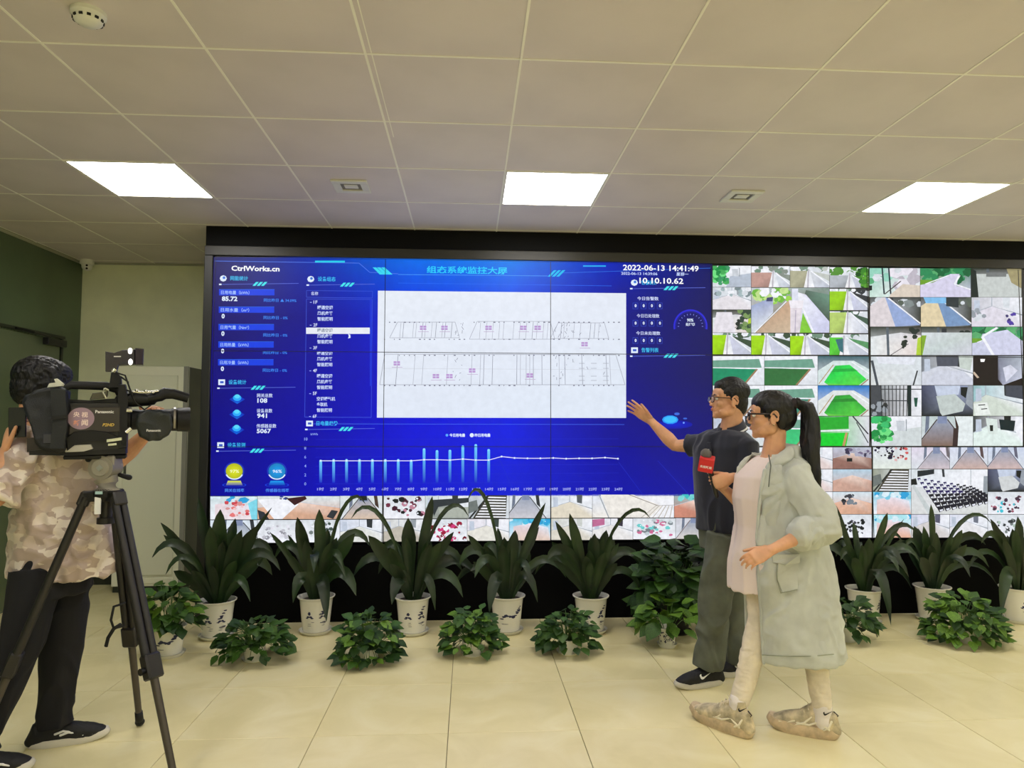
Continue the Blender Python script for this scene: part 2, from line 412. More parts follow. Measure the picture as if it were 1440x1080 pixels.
# ---------------------------------------------------------------- video wall
def screen_material(name='lit_screen_picture', scale=24, lo=.965, hi=1.035):
    m = bpy.data.materials.new(name); m.use_nodes = True; nt = m.node_tree; b = nt.nodes['Principled BSDF']
    a = nt.nodes.new('ShaderNodeAttribute'); a.attribute_name = 'Col'
    tc = nt.nodes.new('ShaderNodeTexCoord'); n = nt.nodes.new('ShaderNodeTexNoise'); n.inputs['Scale'].default_value = scale; n.inputs['Detail'].default_value = 6
    nt.links.new(tc.outputs['Object'], n.inputs['Vector'])
    mr = nt.nodes.new('ShaderNodeMapRange'); mr.inputs[1].default_value = .3; mr.inputs[2].default_value = .7; mr.inputs[3].default_value = lo; mr.inputs[4].default_value = hi
    nt.links.new(n.outputs[0], mr.inputs[0])
    mx = nt.nodes.new('ShaderNodeVectorMath'); mx.operation = 'SCALE'
    nt.links.new(a.outputs['Color'], mx.inputs[0]); nt.links.new(mr.outputs[0], mx.inputs[3])
    nt.links.new(mx.outputs[0], b.inputs['Emission Color']); b.inputs['Emission Strength'].default_value = 1
    b.inputs['Base Color'].default_value = (.004, .004, .005, 1); b.inputs['Roughness'].default_value = .45; b.inputs['Specular IOR Level'].default_value = .2
    return m
M_SCR = screen_material(); M_FEED = screen_material('lit_camera_picture', 30, .90, 1.14)
PW, PH, PX0, PZ0 = 1.213, .683, -1.829, .5502
video = thing('video_wall', 'large video wall of tiled screens showing a blue dashboard and many camera pictures', 'video wall', (1.81, YS+.03, .55))
M_BEZ = mat('thin_black_bezel', (8, 8, 9), .4)
M_PBODY = mat('display_body', (12, 12, 13), .5)
b = MB(); b.box((0, -.002, 0), (PW, .028, PH)); pm = b.mesh('display_panel'); pm.materials.append(M_PBODY)
b = MB(); e = .0022
b.box((0, -.0052, 0), (PW, -.002, e)); b.box((0, -.0052, PH-e), (PW, -.002, PH)); b.box((0, -.0052, e), (e, -.002, PH-e)); b.box((PW-e, -.0052, e), (PW, -.002, PH-e))
bm_ = b.mesh('bezel'); bm_.materials.append(M_BEZ)
for i in range(6):
    for j in range(3):
        o = bpy.data.objects.new('display_panel', pm); COL.objects.link(o); o.parent = video
        o.location = (PX0+PW*i-1.81, -.03, PZ0+PH*j-.55)
        q = bpy.data.objects.new('bezel', bm_); COL.objects.link(q); q.parent = o

class Sheet:
    """coloured flat shapes on the lit face of the screens, corner points given as the picture shows them"""
    def __init__(s): s.v = []; s.f = []; s.c = []; s.l = 0
    def poly(s, pts, col, layer=None):
        if layer is None: layer = s.l
        if not isinstance(col, list): col = [col]*len(pts)
        n = len(s.v)
        for p, c in zip(pts, col):
            s.v.append(at(p[0], p[1], YS-.0022-.00011*layer)); s.c.append(lin(c))
        s.f.append(tuple(range(n, n+len(pts))))
    def rect(s, x0, y0, x1, y1, col, layer=None): s.poly([(x0, y1), (x1, y1), (x1, y0), (x0, y0)], col, layer)
    def line(s, pts, wd, col, layer=None):
        for (a, b) in zip(pts[:-1], pts[1:]):
            dx, dy = b[0]-a[0], b[1]-a[1]; L = math.hypot(dx, dy) or 1; nx, ny = -dy/L*wd/2, dx/L*wd/2
            s.poly([(a[0]+nx, a[1]+ny), (b[0]+nx, b[1]+ny), (b[0]-nx, b[1]-ny), (a[0]-nx, a[1]-ny)], col, layer)
    def disc(s, cx, cy, rx, ry, col, layer=None, n=20, a0=0, a1=360, inner=None, edge=None):
        A = [math.radians(a0+(a1-a0)*k/n) for k in range(n+1)]
        if inner is None:
            for p, q in zip(A[:-1], A[1:]):
                s.poly([(cx, cy), (cx+rx*math.cos(p), cy-ry*math.sin(p)), (cx+rx*math.cos(q), cy-ry*math.sin(q))], [col, edge or col, edge or col], layer)
        else:
            for p, q in zip(A[:-1], A[1:]):
                s.poly([(cx+rx*inner*math.cos(p), cy-ry*inner*math.sin(p)), (cx+rx*math.cos(p), cy-ry*math.sin(p)), (cx+rx*math.cos(q), cy-ry*math.sin(q)), (cx+rx*inner*math.cos(q), cy-ry*inner*math.sin(q))], col, layer)
    def grid(s, x0, y0, x1, y1, C, layer=0):
        """C: rows of colours (top to bottom) blended over the rectangle"""
        C = np.array(C, float); R, K = C.shape[:2]; n, m = (R-1)*3, (K-1)*3
        def col(u, v):
            x = u*(K-1); y = v*(R-1); i = min(int(x), K-2); j = min(int(y), R-2); fx = x-i; fy = y-j
            return tuple((C[j, i]*(1-fx)+C[j, i+1]*fx)*(1-fy)+(C[j+1, i]*(1-fx)+C[j+1, i+1]*fx)*fy)
        for a in range(m):
            for b_ in range(n):
                q = [(a/m, (b_+1)/n), ((a+1)/m, (b_+1)/n), ((a+1)/m, b_/n), (a/m, b_/n)]
                s.poly([(x0+(x1-x0)*u, y0+(y1-y0)*v) for u, v in q], [col(u, v) for u, v in q], layer)
    def text(s, t, x, y, h, col, wd=None, layer=8, bold=.012):
        """t: line of writing, x, y = lower left corner, h = height, wd = length"""
        v, f = text_mesh(t, 1, bold)
        if len(v) == 0: return
        lo, hi = v.min(0), v.max(0); ky = h/(hi[1]-lo[1]); kx = ky if wd is None else wd/(hi[0]-lo[0])
        n = len(s.v)
        A = at(x, y, YS); B = at(x+10, y, YS); Cc = at(x, y-10, YS); ux = (B[0]-A[0])/10; uz = (Cc[2]-A[2])/10
        yy = YS-.0022-.00011*layer; c = lin(col)
        for p in v: s.v.append((A[0]+(p[0]-lo[0])*kx*ux, yy, A[2]+(p[1]-lo[1])*ky*uz)); s.c.append(c)
        s.f += [tuple(i+n for i in q) for q in f]
    def build(s, name, parent, label=None):
        me = bpy.data.meshes.new(name); me.from_pydata([tuple(p) for p in s.v], [], s.f)
        a = me.color_attributes.new('Col', 'FLOAT_COLOR', 'POINT'); a.data.foreach_set('color', [x for c in s.c for x in c])
        me.materials.append(M_FEED if name == 'camera_picture' else M_SCR); me.update(); o = bpy.data.objects.new(name, me); COL.objects.link(o)
        if label: o['label'] = label
        return attach(o, parent)

# --- the blue dashboard over nine of the screens
TL, TR, BR, BL = (302.5, 362.3), (1001, 372.5), (1001.5, 696), (296.5, 697.5)
def persp(u, v):                                  # fraction of the dashboard -> picture point
    A = at(*TL, YS); Bq = at(*TR, YS); Cq = at(*BR, YS)
    return A[0]+(Bq[0]-A[0])*u, A[2]+(Cq[2]-A[2])*v
S = Sheet()
C = [[(34, 30, 92), (20, 50, 170), (10, 110, 235), (4, 130, 235), (6, 40, 190), (18, 22, 96)],
     [(20, 10, 100), (8, 6, 140), (5, 40, 225), (5, 45, 235), (8, 14, 140), (14, 14, 92)],
     [(10, 4, 120), (4, 2, 158), (4, 10, 205), (5, 20, 215), (6, 8, 130), (12, 14, 96)],
     [(4, 2, 138), (2, 0, 168), (2, 10, 215), (3, 24, 225), (4, 4, 150), (6, 6, 120)],
     [(5, 5, 146), (2, 4, 178), (3, 16, 205), (5, 26, 210), (4, 10, 176), (4, 6, 152)]]
S.grid(296, 361.5, 1001.3, 697.4, C, 0)
CY, WH, LB = (40, 205, 235), (225, 238, 255), (70, 110, 220)
dash = S.build('dashboard', video, 'blue dashboard picture')
S = Sheet()                                       # head line and panel rules
S.line([(302, 367), (505, 370), (520, 383), (560, 385)], .8, (80, 120, 230), 2)
S.rect(443, 366.6, 485, 369.2, CY, 3)
for k in range(3): S.poly([(524+k*6, 376), (529+k*6, 376), (540+k*6, 386), (534+k*6, 386)], (60, 215, 240), 3)
for k in range(3): S.poly([(770+k*6, 389), (774+k*6, 389), (783+k*6, 380), (779+k*6, 380)], (30, 190, 240), 3)
S.line([(560, 386), (770, 388)], .8, (70, 150, 240), 2); S.line([(560, 398), (860, 402)], .6, (40, 110, 240), 2)
S.line([(785, 384), (1000, 377)], .6, (50, 120, 230), 2); S.rect(820, 373.2, 852, 375, (40, 180, 240), 3)
def header(x, y, L, t, icon=0, tw=25):
    S.disc(x+6, y-6, 5, 4.5, WH, 3, 8) if icon == 0 else S.rect(x+1.5, y-10, x+11, y-2, WH, 3)
    S.disc(x+7, y-7, 2, 2, (60, 120, 220), 4, 8) if icon == 0 else S.rect(x+4, y-7.5, x+9, y-4.5, (50, 90, 200), 4)
    S.text(t, x+16, y-3, 6.5, (60, 195, 245), tw, 5)
    S.line([(x, y+2.5), (x+L, y+1)], .7, (90, 110, 215), 2); S.rect(x, y+1.4, x+3.5, y+3.4, WH, 3)
    for k in range(3): S.poly([(x+47+k*6, y+4.5), (x+51+k*6, y+4.5), (x+56+k*6, y-1), (x+52+k*6, y-1)], (70, 225, 235), 4)
header(308, 397.5, 112, '网能统计'); header(431, 398.5, 96, '设备组态')
header(305.5, 543.5, 110, '设备统计', 1); header(429, 601.5, 98, '日电量趋势', 1, 30)
header(304, 632, 112, '设备监测', 1); header(886, 403.5, 106, '告警统计', 0, 22); header(886, 498.5, 106, '告警列表', 1, 24)
S.build('panel_heading', dash)
S = Sheet()
S.text('CtrlWorks.cn', 325.5, 381, 7.4, (250, 252, 255), 68, 9, .03)
S.text('组态系统监控大屏', 600, 384.3, 10.4, (45, 205, 250), 114, 9, .02)
S.text('2022-06-13 14:41:49', 876, 380.3, 8.2, (255, 255, 255), 107, 9, .02)
S.text('2022-06-13 14:39:06', 873.5, 386.5, 4, (200, 215, 255), 51, 9, .02); S.text('星期一', 951, 388, 5, (200, 215, 255), 17, 9, .02)
S.text('10.10.10.62', 899, 398.6, 8.2, (255, 255, 255), 62, 10, .02)
S.build('title_text', dash)
S = Sheet()                                       # left column of figures
yy = [407, 431.5, 456, 480.5, 505.5]
for k, (y, t, a, r) in enumerate(zip(yy, ['日用电量（kWh）', '日用水量（m³）', '日用气量（Nm³）', '日用热量（kWh）', '日用冷量（kWh）'], ['85.72', '0', '0', '0', '0'], ['同比昨日 ▲ 34.09%', '同比昨日 - 0%', '同比昨日 - 0%', '同比昨日 - 0%', '同比昨日 - 0%'])):
    x = 308-k*.35
    S.rect(x, y, x+78, y+8.4, (18, 62, 225), 2); S.line([(x, y), (x+78, y)], .6, (40, 110, 240), 3)
    S.text(t, x+3, y+7, 5.6, (170, 200, 250), 40, 5)
    S.text(a, x+4, y+16.5, 6.8, WH, None if a == '0' else 22, 5, .04)
    S.text(r, x+63, y+17.5, 4.8, (60, 140, 250), 46 if k == 0 else 34, 5)
for k, (t, a) in enumerate([('网关总数', '108'), ('设备总数', '941'), ('传感器总数', '5067')]):
    y = 560.5+k*21.4; x = 333.5-k*.4
    S.poly([(x-11, y+1), (x, y+7.5), (x+11, y+1), (x, y-5)], [(10, 50, 190), (0, 110, 230), (10, 50, 190), (10, 100, 220)], 2)
    S.disc(x, y-1, 6, 4.4, (40, 170, 250), 3, 12); S.disc(x, y-3, 4, 3, (90, 215, 255), 4, 10)
    S.text(t, 361.5-k*.4, y-1.6, 5.6, (215, 228, 255), 22 if k < 2 else 28, 5); S.text(a, 362-k*.4, y+6, 6.6, WH, 14 if k < 2 else 20, 5, .03)
for x, c1, t, tt in ((329.5, (225, 232, 40), '97%', '网关在线率'), (389.5, (30, 160, 240), '96%', '传感器在线率')):
    S.disc(x, 662.5, 14, 12.8, (30, 60, 190), 2, 24, inner=.9); S.disc(x, 662.5, 12, 11, c1, 3, 24, edge=tuple(int(v*.8) for v in c1))
    S.disc(x, 664, 12.8, 10.5, WH, 4, 12, 200, 340, inner=.86); S.text(t, x-6, 665, 4.5, (250, 255, 200) if x < 350 else WH, 13, 6)
    S.poly([(x-9, 676), (x+9, 676), (x+12, 683), (x-12, 683)], [c1, c1, (5, 30, 180), (5, 30, 180)], 2); S.disc(x, 682, 17, 3, (25, 70, 225), 2, 20, inner=.9)
    S.text(tt, x-13 if x < 350 else x-16, 692, 5, (80, 150, 250), 27 if x < 350 else 33, 5)
S.build('energy_figures', dash)
S = Sheet()                                       # menu of floors
F = (60, 90, 215)
S.line([(431, 408.5), (524, 409.5), (523.5, 419), (431, 418), (431, 408.5)], .6, F, 2)
S.line([(431, 420.5), (523.5, 421), (522, 587), (428.5, 586.5), (431, 420.5)], .6, F, 2); S.rect(520, 421, 523, 543, (20, 50, 210), 3)
S.text('名称', 437.5, 415.2, 5, (210, 222, 255), 10, 5)
rows = [('1F', 0), ('暖通空调', 1), ('风机盘管', 1), ('智能照明', 1), ('2F', 0), ('暖通空调', 2), ('风机盘管', 1), ('智能照明', 1), ('3F', 0), ('暖通空调', 1), ('风机盘管', 1), ('智能照明', 1),
        ('4F', 0), ('暖通空调', 1), ('风机盘管', 1), ('智能照明', 1), ('5F', 0), ('空调暖气机', 1), ('多联机', 1), ('智能照明', 1), ('6F', 0)]
for k, (t, q) in enumerate(rows):
    y = 427.2+k*8.02; x = 441-k*.06
    if q == 0: S.text(t, x, y, 4.6, (220, 230, 255), 5.5, 5); S.text('-', x-5, y-1.5, .8, (180, 200, 255), 2.5, 5)
    else:
        if q == 2: S.rect(430.5, y-6.6, 520, y+2.2, (232, 236, 244), 4)
        S.text(t, x+5.5, y, 5.6, (130, 140, 160) if q == 2 else (210, 224, 255), {5: 26, 3: 15}.get(len(t), 21.5), 6, .02)
S.poly([(489, 468), (490.5, 473), (489.4, 476), (493, 475), (492.5, 470.5), (490.5, 470)], WH, 9)
S.build('floor_menu', dash)
S = Sheet()                                       # white window with the floor plan
S.poly([(530, 587.3), (880.5, 587.8), (880.5, 412.3), (531.5, 408.8)], [(224, 232, 246), (222, 232, 246), (228, 234, 246), (232, 238, 248)], 3)
plan = S.build('floor_plan_window', dash, 'white floor plan window')
S = Sheet(); rnd = random.Random(4)
def plan_px(u, v):                                # plan drawn in a slanted strip of rooms
    return (532+u*346, 451+v*96+u*2)
G1, G2, PK = (168, 172, 186), (120, 122, 140), (176, 120, 200)
for (x0, y0, x1, y1) in ((552, 453, 640, 475), (664, 452, 774, 477), (778, 454, 850, 476)):
    S.line([(x0+7, y0), (x1, y0), (x1+6, y1), (x0-4, y1), (x0+7, y0)], .7, G1, 4)
    x = x0+10
    while x < x1-4:
        S.line([(x+2, y0), (x, y1)], .55, G1 if rnd.random() < .7 else G2, 4); x += rnd.choice([4, 6, 9, 14])
for (y0, y1) in ((498, 541),):
    S.line([(541, y0), (866, y0+1), (879, y1), (534, y1), (541, y0)], .8, G1, 4); S.line([(539, 518), (872, 520)], .4, (200, 204, 214), 4)
    x = 560
    while x < 860:
        S.line([(x, y0), (x-1+(x-700)*.02, y1)], .6, G1 if rnd.random() < .6 else G2, 4); x += rnd.choice([5, 8, 12, 24, 34])
for x in range(540, 872, 7):
    for y in (452.5, 476.5, 499, 541.5):
        if rnd.random() < .6: S.rect(x, y, x+rnd.uniform(1, 3), y+1.4, G2, 5)
for x, y in ((595, 461), (625, 461), (687, 461), (736, 461), (756, 461), (558, 511), (613, 529), (632, 529), (664, 521), (745, 528), (822, 484)):
    S.rect(x-4.5, y-3, x+4.5, y+3, (186, 150, 208), 5); S.line([(x-4.5, y), (x+4.5, y)], .6, WH, 6); S.line([(x, y-3), (x, y+3)], .6, WH, 6); S.line([(x-7, y+5.5), (x+8, y+5.5)], .7, (190, 170, 205), 5)
for x in (818, 835, 852):
    for y in (511, 518, 529, 535): S.line([(x-4, y), (x+4, y)], .7, G1, 5)
for k in range(46):
    x = rnd.choice([rnd.uniform(636, 654), rnd.uniform(776, 850), rnd.uniform(780, 806)]); y = rnd.uniform(455, 474) if rnd.random() < .55 else rnd.uniform(504, 538)
    S.line([(x, y), (x+rnd.uniform(-3, 3), y+rnd.uniform(-5, 5))], .6, G2, 5)
S.build('plan_drawing', plan) if False else S.build('plan_drawing', dash)
S = Sheet()                                       # chart along the bottom
S.line([(432, 596), (878, 597)], .7, (60, 100, 225), 2)
for k, t in enumerate(['10', '8', '6', '4', '2', '0']): S.text(t, 428, 619.5+k*12.6, 4.2, (150, 175, 240), None, 5)
S.text('kWh', 437, 612, 3, (150, 175, 240), 10, 5)
S.text('今日用电量', 632, 614.5, 5, WH, 22, 5, .03); S.disc(628.5, 612, 2, 2, (90, 170, 255), 5, 8)
S.disc(663.5, 612, 3, 3, WH, 5, 10); S.text('昨日用电量', 667.5, 614.5, 5, WH, 22, 5, .03)
for k in range(6): S.line([(444, 618+k*12.5), (870, 617+k*12)], .35, (30, 50, 205), 2)
hs = [648, 647, 647, 646.5, 647, 647, 647, 648, 632, 634, 634, 627, 627, 625.5, 633]
hs = [648, 647, 647, 647, 647, 647, 647, 648, 632, 634.5, 634, 628, 626, 633]
xs = [451+18.17*k for k in range(24)]
for k, h in enumerate(hs):
    x = xs[k]; S.poly([(x-1.9, 679), (x+1.9, 679), (x+1.9, h), (x-1.9, h)], [(10, 40, 200), (10, 40, 200), (110, 205, 255), (110, 205, 255)], 3); S.disc(x, h, 1.9, 1.6, (140, 220, 255), 3, 8)
ly = [648, 648, 648, 648, 648, 648, 648, 648, 646.5, 646.5, 647, 645.5, 647, 647, 642, 644, 644.5, 644.5, 644, 645, 644.5, 644.5, 643.5, 645]
S.line(list(zip(xs, ly)), 1.1, (225, 220, 250), 5)
for x, y in zip(xs, ly): S.disc(x, y, 1.5, 1.4, WH, 6, 6)
for k, x in enumerate(xs): S.text('%d时' % (k+1), x-5, 690, 4.6, (170, 180, 240), 9.5 if k < 9 else 11.5, 5)
S.line([(700, 640), (725, 697)], .5, (25, 50, 205), 2); S.line([(870, 650), (905, 697)], .5, (25, 50, 205), 2); S.line([(925, 648), (970, 697)], .5, (25, 50, 205), 2)
S.build('power_chart', dash)
S = Sheet()                                       # alarms at the right
for k, t in enumerate(['今日告警数', '今日已处理数', '今日未处理数']):
    y = 422.3+k*24.4; S.text(t, 896-k*.8, y, 5.3, (215, 225, 255), 30+k*2, 5)
    for q in range(4):
        S.line([(890+q*11.4, y+3.6), (897+q*11.4, y+3.6), (897+q*11.4, y+12), (890+q*11.4, y+12), (890+q*11.4, y+3.6)], .5, (50, 80, 200), 3); S.text('0', 892.3+q*11.4, y+10, 4.6, WH, 2.8, 5, .05)
S.disc(971, 459, 24, 24, (40, 40, 215), 3, 24, -10, 190, inner=.9); S.disc(971, 459, 21, 21, (28, 30, 150), 2, 24, -10, 190, inner=.95)
for k in range(13):
    a = math.radians(k*15); S.line([(971-16*math.cos(a), 459-16*math.sin(a)), (971-18*math.cos(a), 459-18*math.sin(a))], .8, (130, 140, 230), 4)
S.text('90%', 966, 452.5, 4.6, WH, 9, 5, .03); S.text('处理率', 964, 458.5, 4.6, WH, 13, 5, .03)
S.disc(942.5, 590.2, 11.5, 6.2, (30, 150, 250), 5, 10); S.disc(942.5, 590, 9.2, 4.7, (60, 190, 255), 6, 10)
S.disc(948, 597, 26, 6, (0, 30, 205), 2, 16, edge=(4, 14, 170)); S.disc(952, 582, 4, 2, (60, 110, 220), 5, 8); S.disc(961.5, 594.5, 1.4, 1.4, (120, 170, 255), 5, 8)
S.disc(963.5, 588.5, 3, 1.2, (60, 110, 220), 5, 8)
S.build('alarm_figures', dash)

# --- the small camera pictures
def clip(P, C):
    """keep the part of a coloured polygon inside the unit square"""
    for ax, lim, sg in ((0, 0, 1), (0, 1, -1), (1, 0, 1), (1, 1, -1)):
        Q = []; D = []; n = len(P)
        for i in range(n):
            p, q = P[i], P[(i+1) % n]; cp, cq = C[i], C[(i+1) % n]
            a = (p[ax]-lim)*sg; b_ = (q[ax]-lim)*sg
            if a >= 0: Q.append(p); D.append(cp)
            if (a >= 0) != (b_ >= 0):
                t = a/(a-b_); Q.append((p[0]+(q[0]-p[0])*t, p[1]+(q[1]-p[1])*t)); D.append(tuple(cp[k]+(cq[k]-cp[k])*t for k in range(3)))
        P, C = Q, D
        if len(P) < 3: return None, None
    return P, C
class Feed:
    def __init__(s, x0, y0, x1, y1, bg): s.r = (x0+.25, y0+.25, x1-.25, y1-.25); s.S = Sheet(); s.l = 0; s.q([(0, 0), (1, 0), (1, 1), (0, 1)], bg)
    def q(s, P, C):
        if not isinstance(C, list): C = [C]*len(P)
        P, C = clip(list(P), list(C))
        if P is None: return s
        x0, y0, x1, y1 = s.r
        s.S.poly([(x0+(x1-x0)*u, y0+(y1-y0)*v) for u, v in P][::-1], C[::-1], min(s.l, 20)*.8); s.l += 1 if s.l < 20 else .05; return s
    def ln(s, P, wd, c):
        for a, b_ in zip(P[:-1], P[1:]):
            dx, dy = b_[0]-a[0], b_[1]-a[1]; L = math.hypot(dx, dy) or 1; nx, ny = -dy/L*wd/2, dx/L*wd/2
            l = s.l; s.q([(a[0]+nx, a[1]+ny), (b_[0]+nx, b_[1]+ny), (b_[0]-nx, b_[1]-ny), (a[0]-nx, a[1]-ny)], c); s.l = l+.02
        return s
    def blobs(s, x0, y0, x1, y1, cols, n, sz, rnd):
        l = s.l
        for k in range(n):
            cx, cy = rnd.uniform(x0, x1), rnd.uniform(y0, y1); z = sz*rnd.uniform(.5, 1.2); a0 = rnd.uniform(0, 6)
            s.l = l+.02*(k % 40); s.q([(cx+z*math.cos(a0+a*1.05)*rnd.uniform(.7, 1.1), cy+z*1.5*math.sin(a0+a*1.05)*rnd.uniform(.7, 1.1)) for a in range(6)], rnd.choice(cols))
        s.l = l+1; return s
    def done(s, label=None): return s.S.build('camera_picture', video, label)
WT, LG, MG, DG, LV = (238, 240, 247), (214, 220, 227), (150, 158, 166), (52, 56, 60), (206, 208, 232)
GR, BG, DK, BE, PK2 = (150, 215, 30), (60, 150, 80), (30, 34, 34), (214, 200, 176), (226, 190, 180)
def f_road(r, rnd, grass=GR, road=LV, tree=(70, 110, 80), hor=.22, vx=.45, side=-1):
    f = Feed(*r, [WT, LG, LG, WT]); f.blobs(0, 0, 1, hor, [tree, LG, WT, (110, 140, 120)], 16, .12, rnd)
    f.q([(vx, hor), (1.3, 1), (1.3, .5)], tree); f.q([(0, hor), (vx, hor), (vx-.15, 1.0), (0, 1)], [grass, grass, tuple(int(v*.8) for v in grass), grass])
    f.q([(vx-.02, hor), (vx+.04, hor), (1.05, 1), (vx-.12, 1)], [road, LG, (188, 194, 210), road]); f.q([(vx-.06, hor), (vx+.01, hor), (vx+.12, 1), (vx-.15, 1)], [WT, LG, WT, (240, 238, 240)])
    f.ln([(vx+.03, hor), (1.05, .95)], .04, WT); f.ln([(vx-.03, hor-.1), (vx-.05, 1)], .035, (184, 180, 190)); return f
def f_pitch(r, rnd, g=(30, 190, 60), sky=(40, 130, 200), rim=(220, 225, 225)):
    f = Feed(*r, [sky, sky, LG, LG]); f.q([(0, .5), (.3, .16), (.7, .16), (1, .45), (1, 1), (0, 1)], rim)
    f.q([(.12, .9), (.34, .33), (.62, .3), (.95, .8), (.8, 1), (.2, 1)], [g, tuple(int(v*.85) for v in g), g, g, (90, 210, 70), (120, 210, 80)])
    f.q([(.3, .45), (.7, .42), (.78, .52), (.25, .55)], tuple(int(v*.8) for v in g)); f.ln([(.02, .95), (.3, .3)], .02, (180, 150, 110)); f.ln([(1, .6), (.66, .2)], .03, WT)
    f.ln([(.98, .8), (.84, 1)], .03, (160, 130, 100)); return f
def f_hall(r, rnd, wall=(214, 218, 232), fl=(200, 196, 196), dark=DG, vx=.5, vy=.12, doors=1):
    f = Feed(*r, [wall, wall, LG, LG]); f.q([(vx-.1, vy), (vx+.1, vy), (vx+.5, 1.05), (vx-.5, 1.05)], [(150, 160, 180), (150, 160, 180), fl, fl])
    f.q([(vx-.09, 0), (vx+.09, 0), (vx+.09, vy+.14), (vx-.09, vy+.14)], (128, 140, 172)); f.ln([(vx-.1, vy), (vx-.5, 1)], .022, dark); f.ln([(vx+.1, vy), (vx+.5, 1)], .022, dark)
    if doors: f.q([(vx+.24, 0), (vx+.32, 0), (vx+.36, .55), (vx+.27, .4)], dark); f.q([(vx-.32, 0), (vx-.25, 0), (vx-.26, .4), (vx-.34, .6)], (110, 120, 140))
    return f
def f_room(r, rnd, wall=(224, 228, 236), fl=(220, 218, 206), a=DG, corner=.45):
    f = Feed(*r, [wall, WT, (215, 222, 230), wall]); f.q([(0, .55), (corner, .3), (1, .6), (1, 1), (0, 1)], [fl, fl, WT, fl, fl])
    f.q([(corner, .3), (corner+.02, .3), (1, .62), (1, .58)], (150, 160, 170)); f.q([(.62, 0), (.76, 0), (.75, .38), (.63, .33)], a); f.ln([(0, .55), (corner, .3), (corner, 0)], .02, (170, 178, 190))
    f.q([(.05, .1), (.16, .1), (.17, .5), (.05, .54)], (190, 200, 216)); return f
def f_stairs(r, rnd, dark=DG, bgc=(176, 186, 188)):
    f = Feed(*r, [bgc, LG, LG, bgc]); f.q([(.45, 0), (.95, 0), (.92, 1), (.1, 1)], dark)
    for k in range(8):
        y = .06+k*.12; f.l = 3; f.q([(.5-k*.045, y), (.93, y+.02), (.92, y+.075), (.47-k*.045, y+.06)], WT)
    f.l = 4; f.ln([(.5, 0), (.02, 1)], .05, (40, 44, 46)); f.q([(0, .3), (.2, .2), (.24, .62), (0, .8)], (110, 118, 116)); return f
def f_seats(r, rnd, c=[(36, 32, 60), (60, 50, 110), (30, 28, 40)], n=60, sz=.03, box=(.12, .2, .85, .85), fl=WT, wall=LG):
    f = Feed(*r, [wall, wall, fl, fl]); f.blobs(*box, c, n, sz, rnd); f.l += 1; f.blobs(*box, [WT, LG], n//2, sz*.45, rnd); return f
def f_classroom(r, rnd):
    f = Feed(*r, [(214, 222, 228), WT, (216, 220, 220), WT]); f.q([(0, .4), (1, .35), (1, 1), (0, 1)], [(210, 214, 218), WT, (206, 210, 208), (214, 216, 216)])
    f.q([(.08, .03), (.3, .0), (.3, .1), (.08, .17)], (40, 46, 50)); f.q([(0, .22), (.06, .2), (.08, .34), (0, .36)], DK); f.q([(.4, 0), (.43, 0), (.44, .17), (.41, .17)], DG); f.q([(.95, .15), (1, .15), (1, .6), (.94, .55)], MG)
    f.ln([(.78, 0), (.78, .35)], .01, (176, 184, 190)); f.l = 5
    for a in range(9):
        for b_ in range(8):
            x = .12+a*.075+b_*.045-.01*a; y = .24+b_*.09-a*.006+(.045*a*(1 if b_ > 9 else .12)); y = .22+b_*.095*(1-.07*a)+a*.022; x = .1+a*.085+b_*.04
            z = .023+.004*b_; c = (44, 36, 92) if (a < 6 and b_ < 4) else (30, 30, 42)
            f.l = 5+b_*.3; f.q([(x-z, y-z), (x+z*.8, y-z*1.4), (x+z, y+z*.6), (x-z*.2, y+z*1.5)], c); f.l = 5.15+b_*.3; f.q([(x-z*.2, y+z*.4), (x+z*.7, y), (x+z*.7, y+z*.7), (x, y+z*1.2)], (225, 228, 240))
    f.q([(0, .35), (.04, .34), (.3, 1), (.22, 1)], (196, 204, 206)); return f
def f_garden(r, rnd, tree=(50, 190, 110), road=LV):
    f = Feed(*r, [WT, WT, LG, LG]); f.q([(.45, .5), (1, .35), (1, 1), (.35, 1)], road); f.blobs(0, .05, .38, .85, [tree, (30, 140, 70), (110, 220, 130), (70, 170, 90)], 40, .1, rnd)
    f.q([(.5, .15), (.66, .15), (.68, .5), (.52, .48)], (200, 206, 214)); f.ln([(.7, .1), (.7, .5)], .02, MG); return f
def f_pool(r, rnd, fl=PK2, wallc=(120, 200, 225)):
    f = Feed(*r, [wallc, wallc, WT, WT]); f.q([(.1, .35), (.5, .2), (.95, .4), (1, 1), (.1, 1)], [(226, 208, 214), (232, 224, 236), (220, 226, 240), fl, fl]); f.blobs(0, 0, 1, .25, [wallc, (50, 160, 215), (215, 235, 245)], 12, .1, rnd); return f
def f_wood(r, rnd, fl=(224, 182, 160), w1=(214, 226, 236)):
    f = Feed(*r, [w1, w1, fl, fl]); f.q([(0, .5), (.5, .25), (1, .5), (1, 1), (0, 1)], [fl, (236, 212, 200), fl, tuple(int(v*.9) for v in fl), fl]); f.ln([(0, .5), (.5, .25), (1, .5)], .02, (190, 200, 214)); return f
def f_fence(r, rnd):
    f = Feed(*r, [(110, 120, 124), WT, WT, DG]); f.q([(0, 0), (.2, 0), (.22, 1), (0, 1)], (70, 74, 80)); f.blobs(0, .4, .3, 1, [DG, MG, DK], 10, .08, rnd)
    for k in range(8): f.ln([(.2+k*.075, 0), (.22+k*.07, 1)], .016, DK)
    f.ln([(.2, .12), (1, .12)], .03, DG); f.ln([(.2, .5), (.75, .5)], .03, DG); f.q([(.72, 0), (.8, 0), (.8, 1), (.73, 1)], (30, 44, 44)); f.q([(.85, .4), (.93, .4), (.91, .7), (.87, .7)], (30, 80, 64)); return f
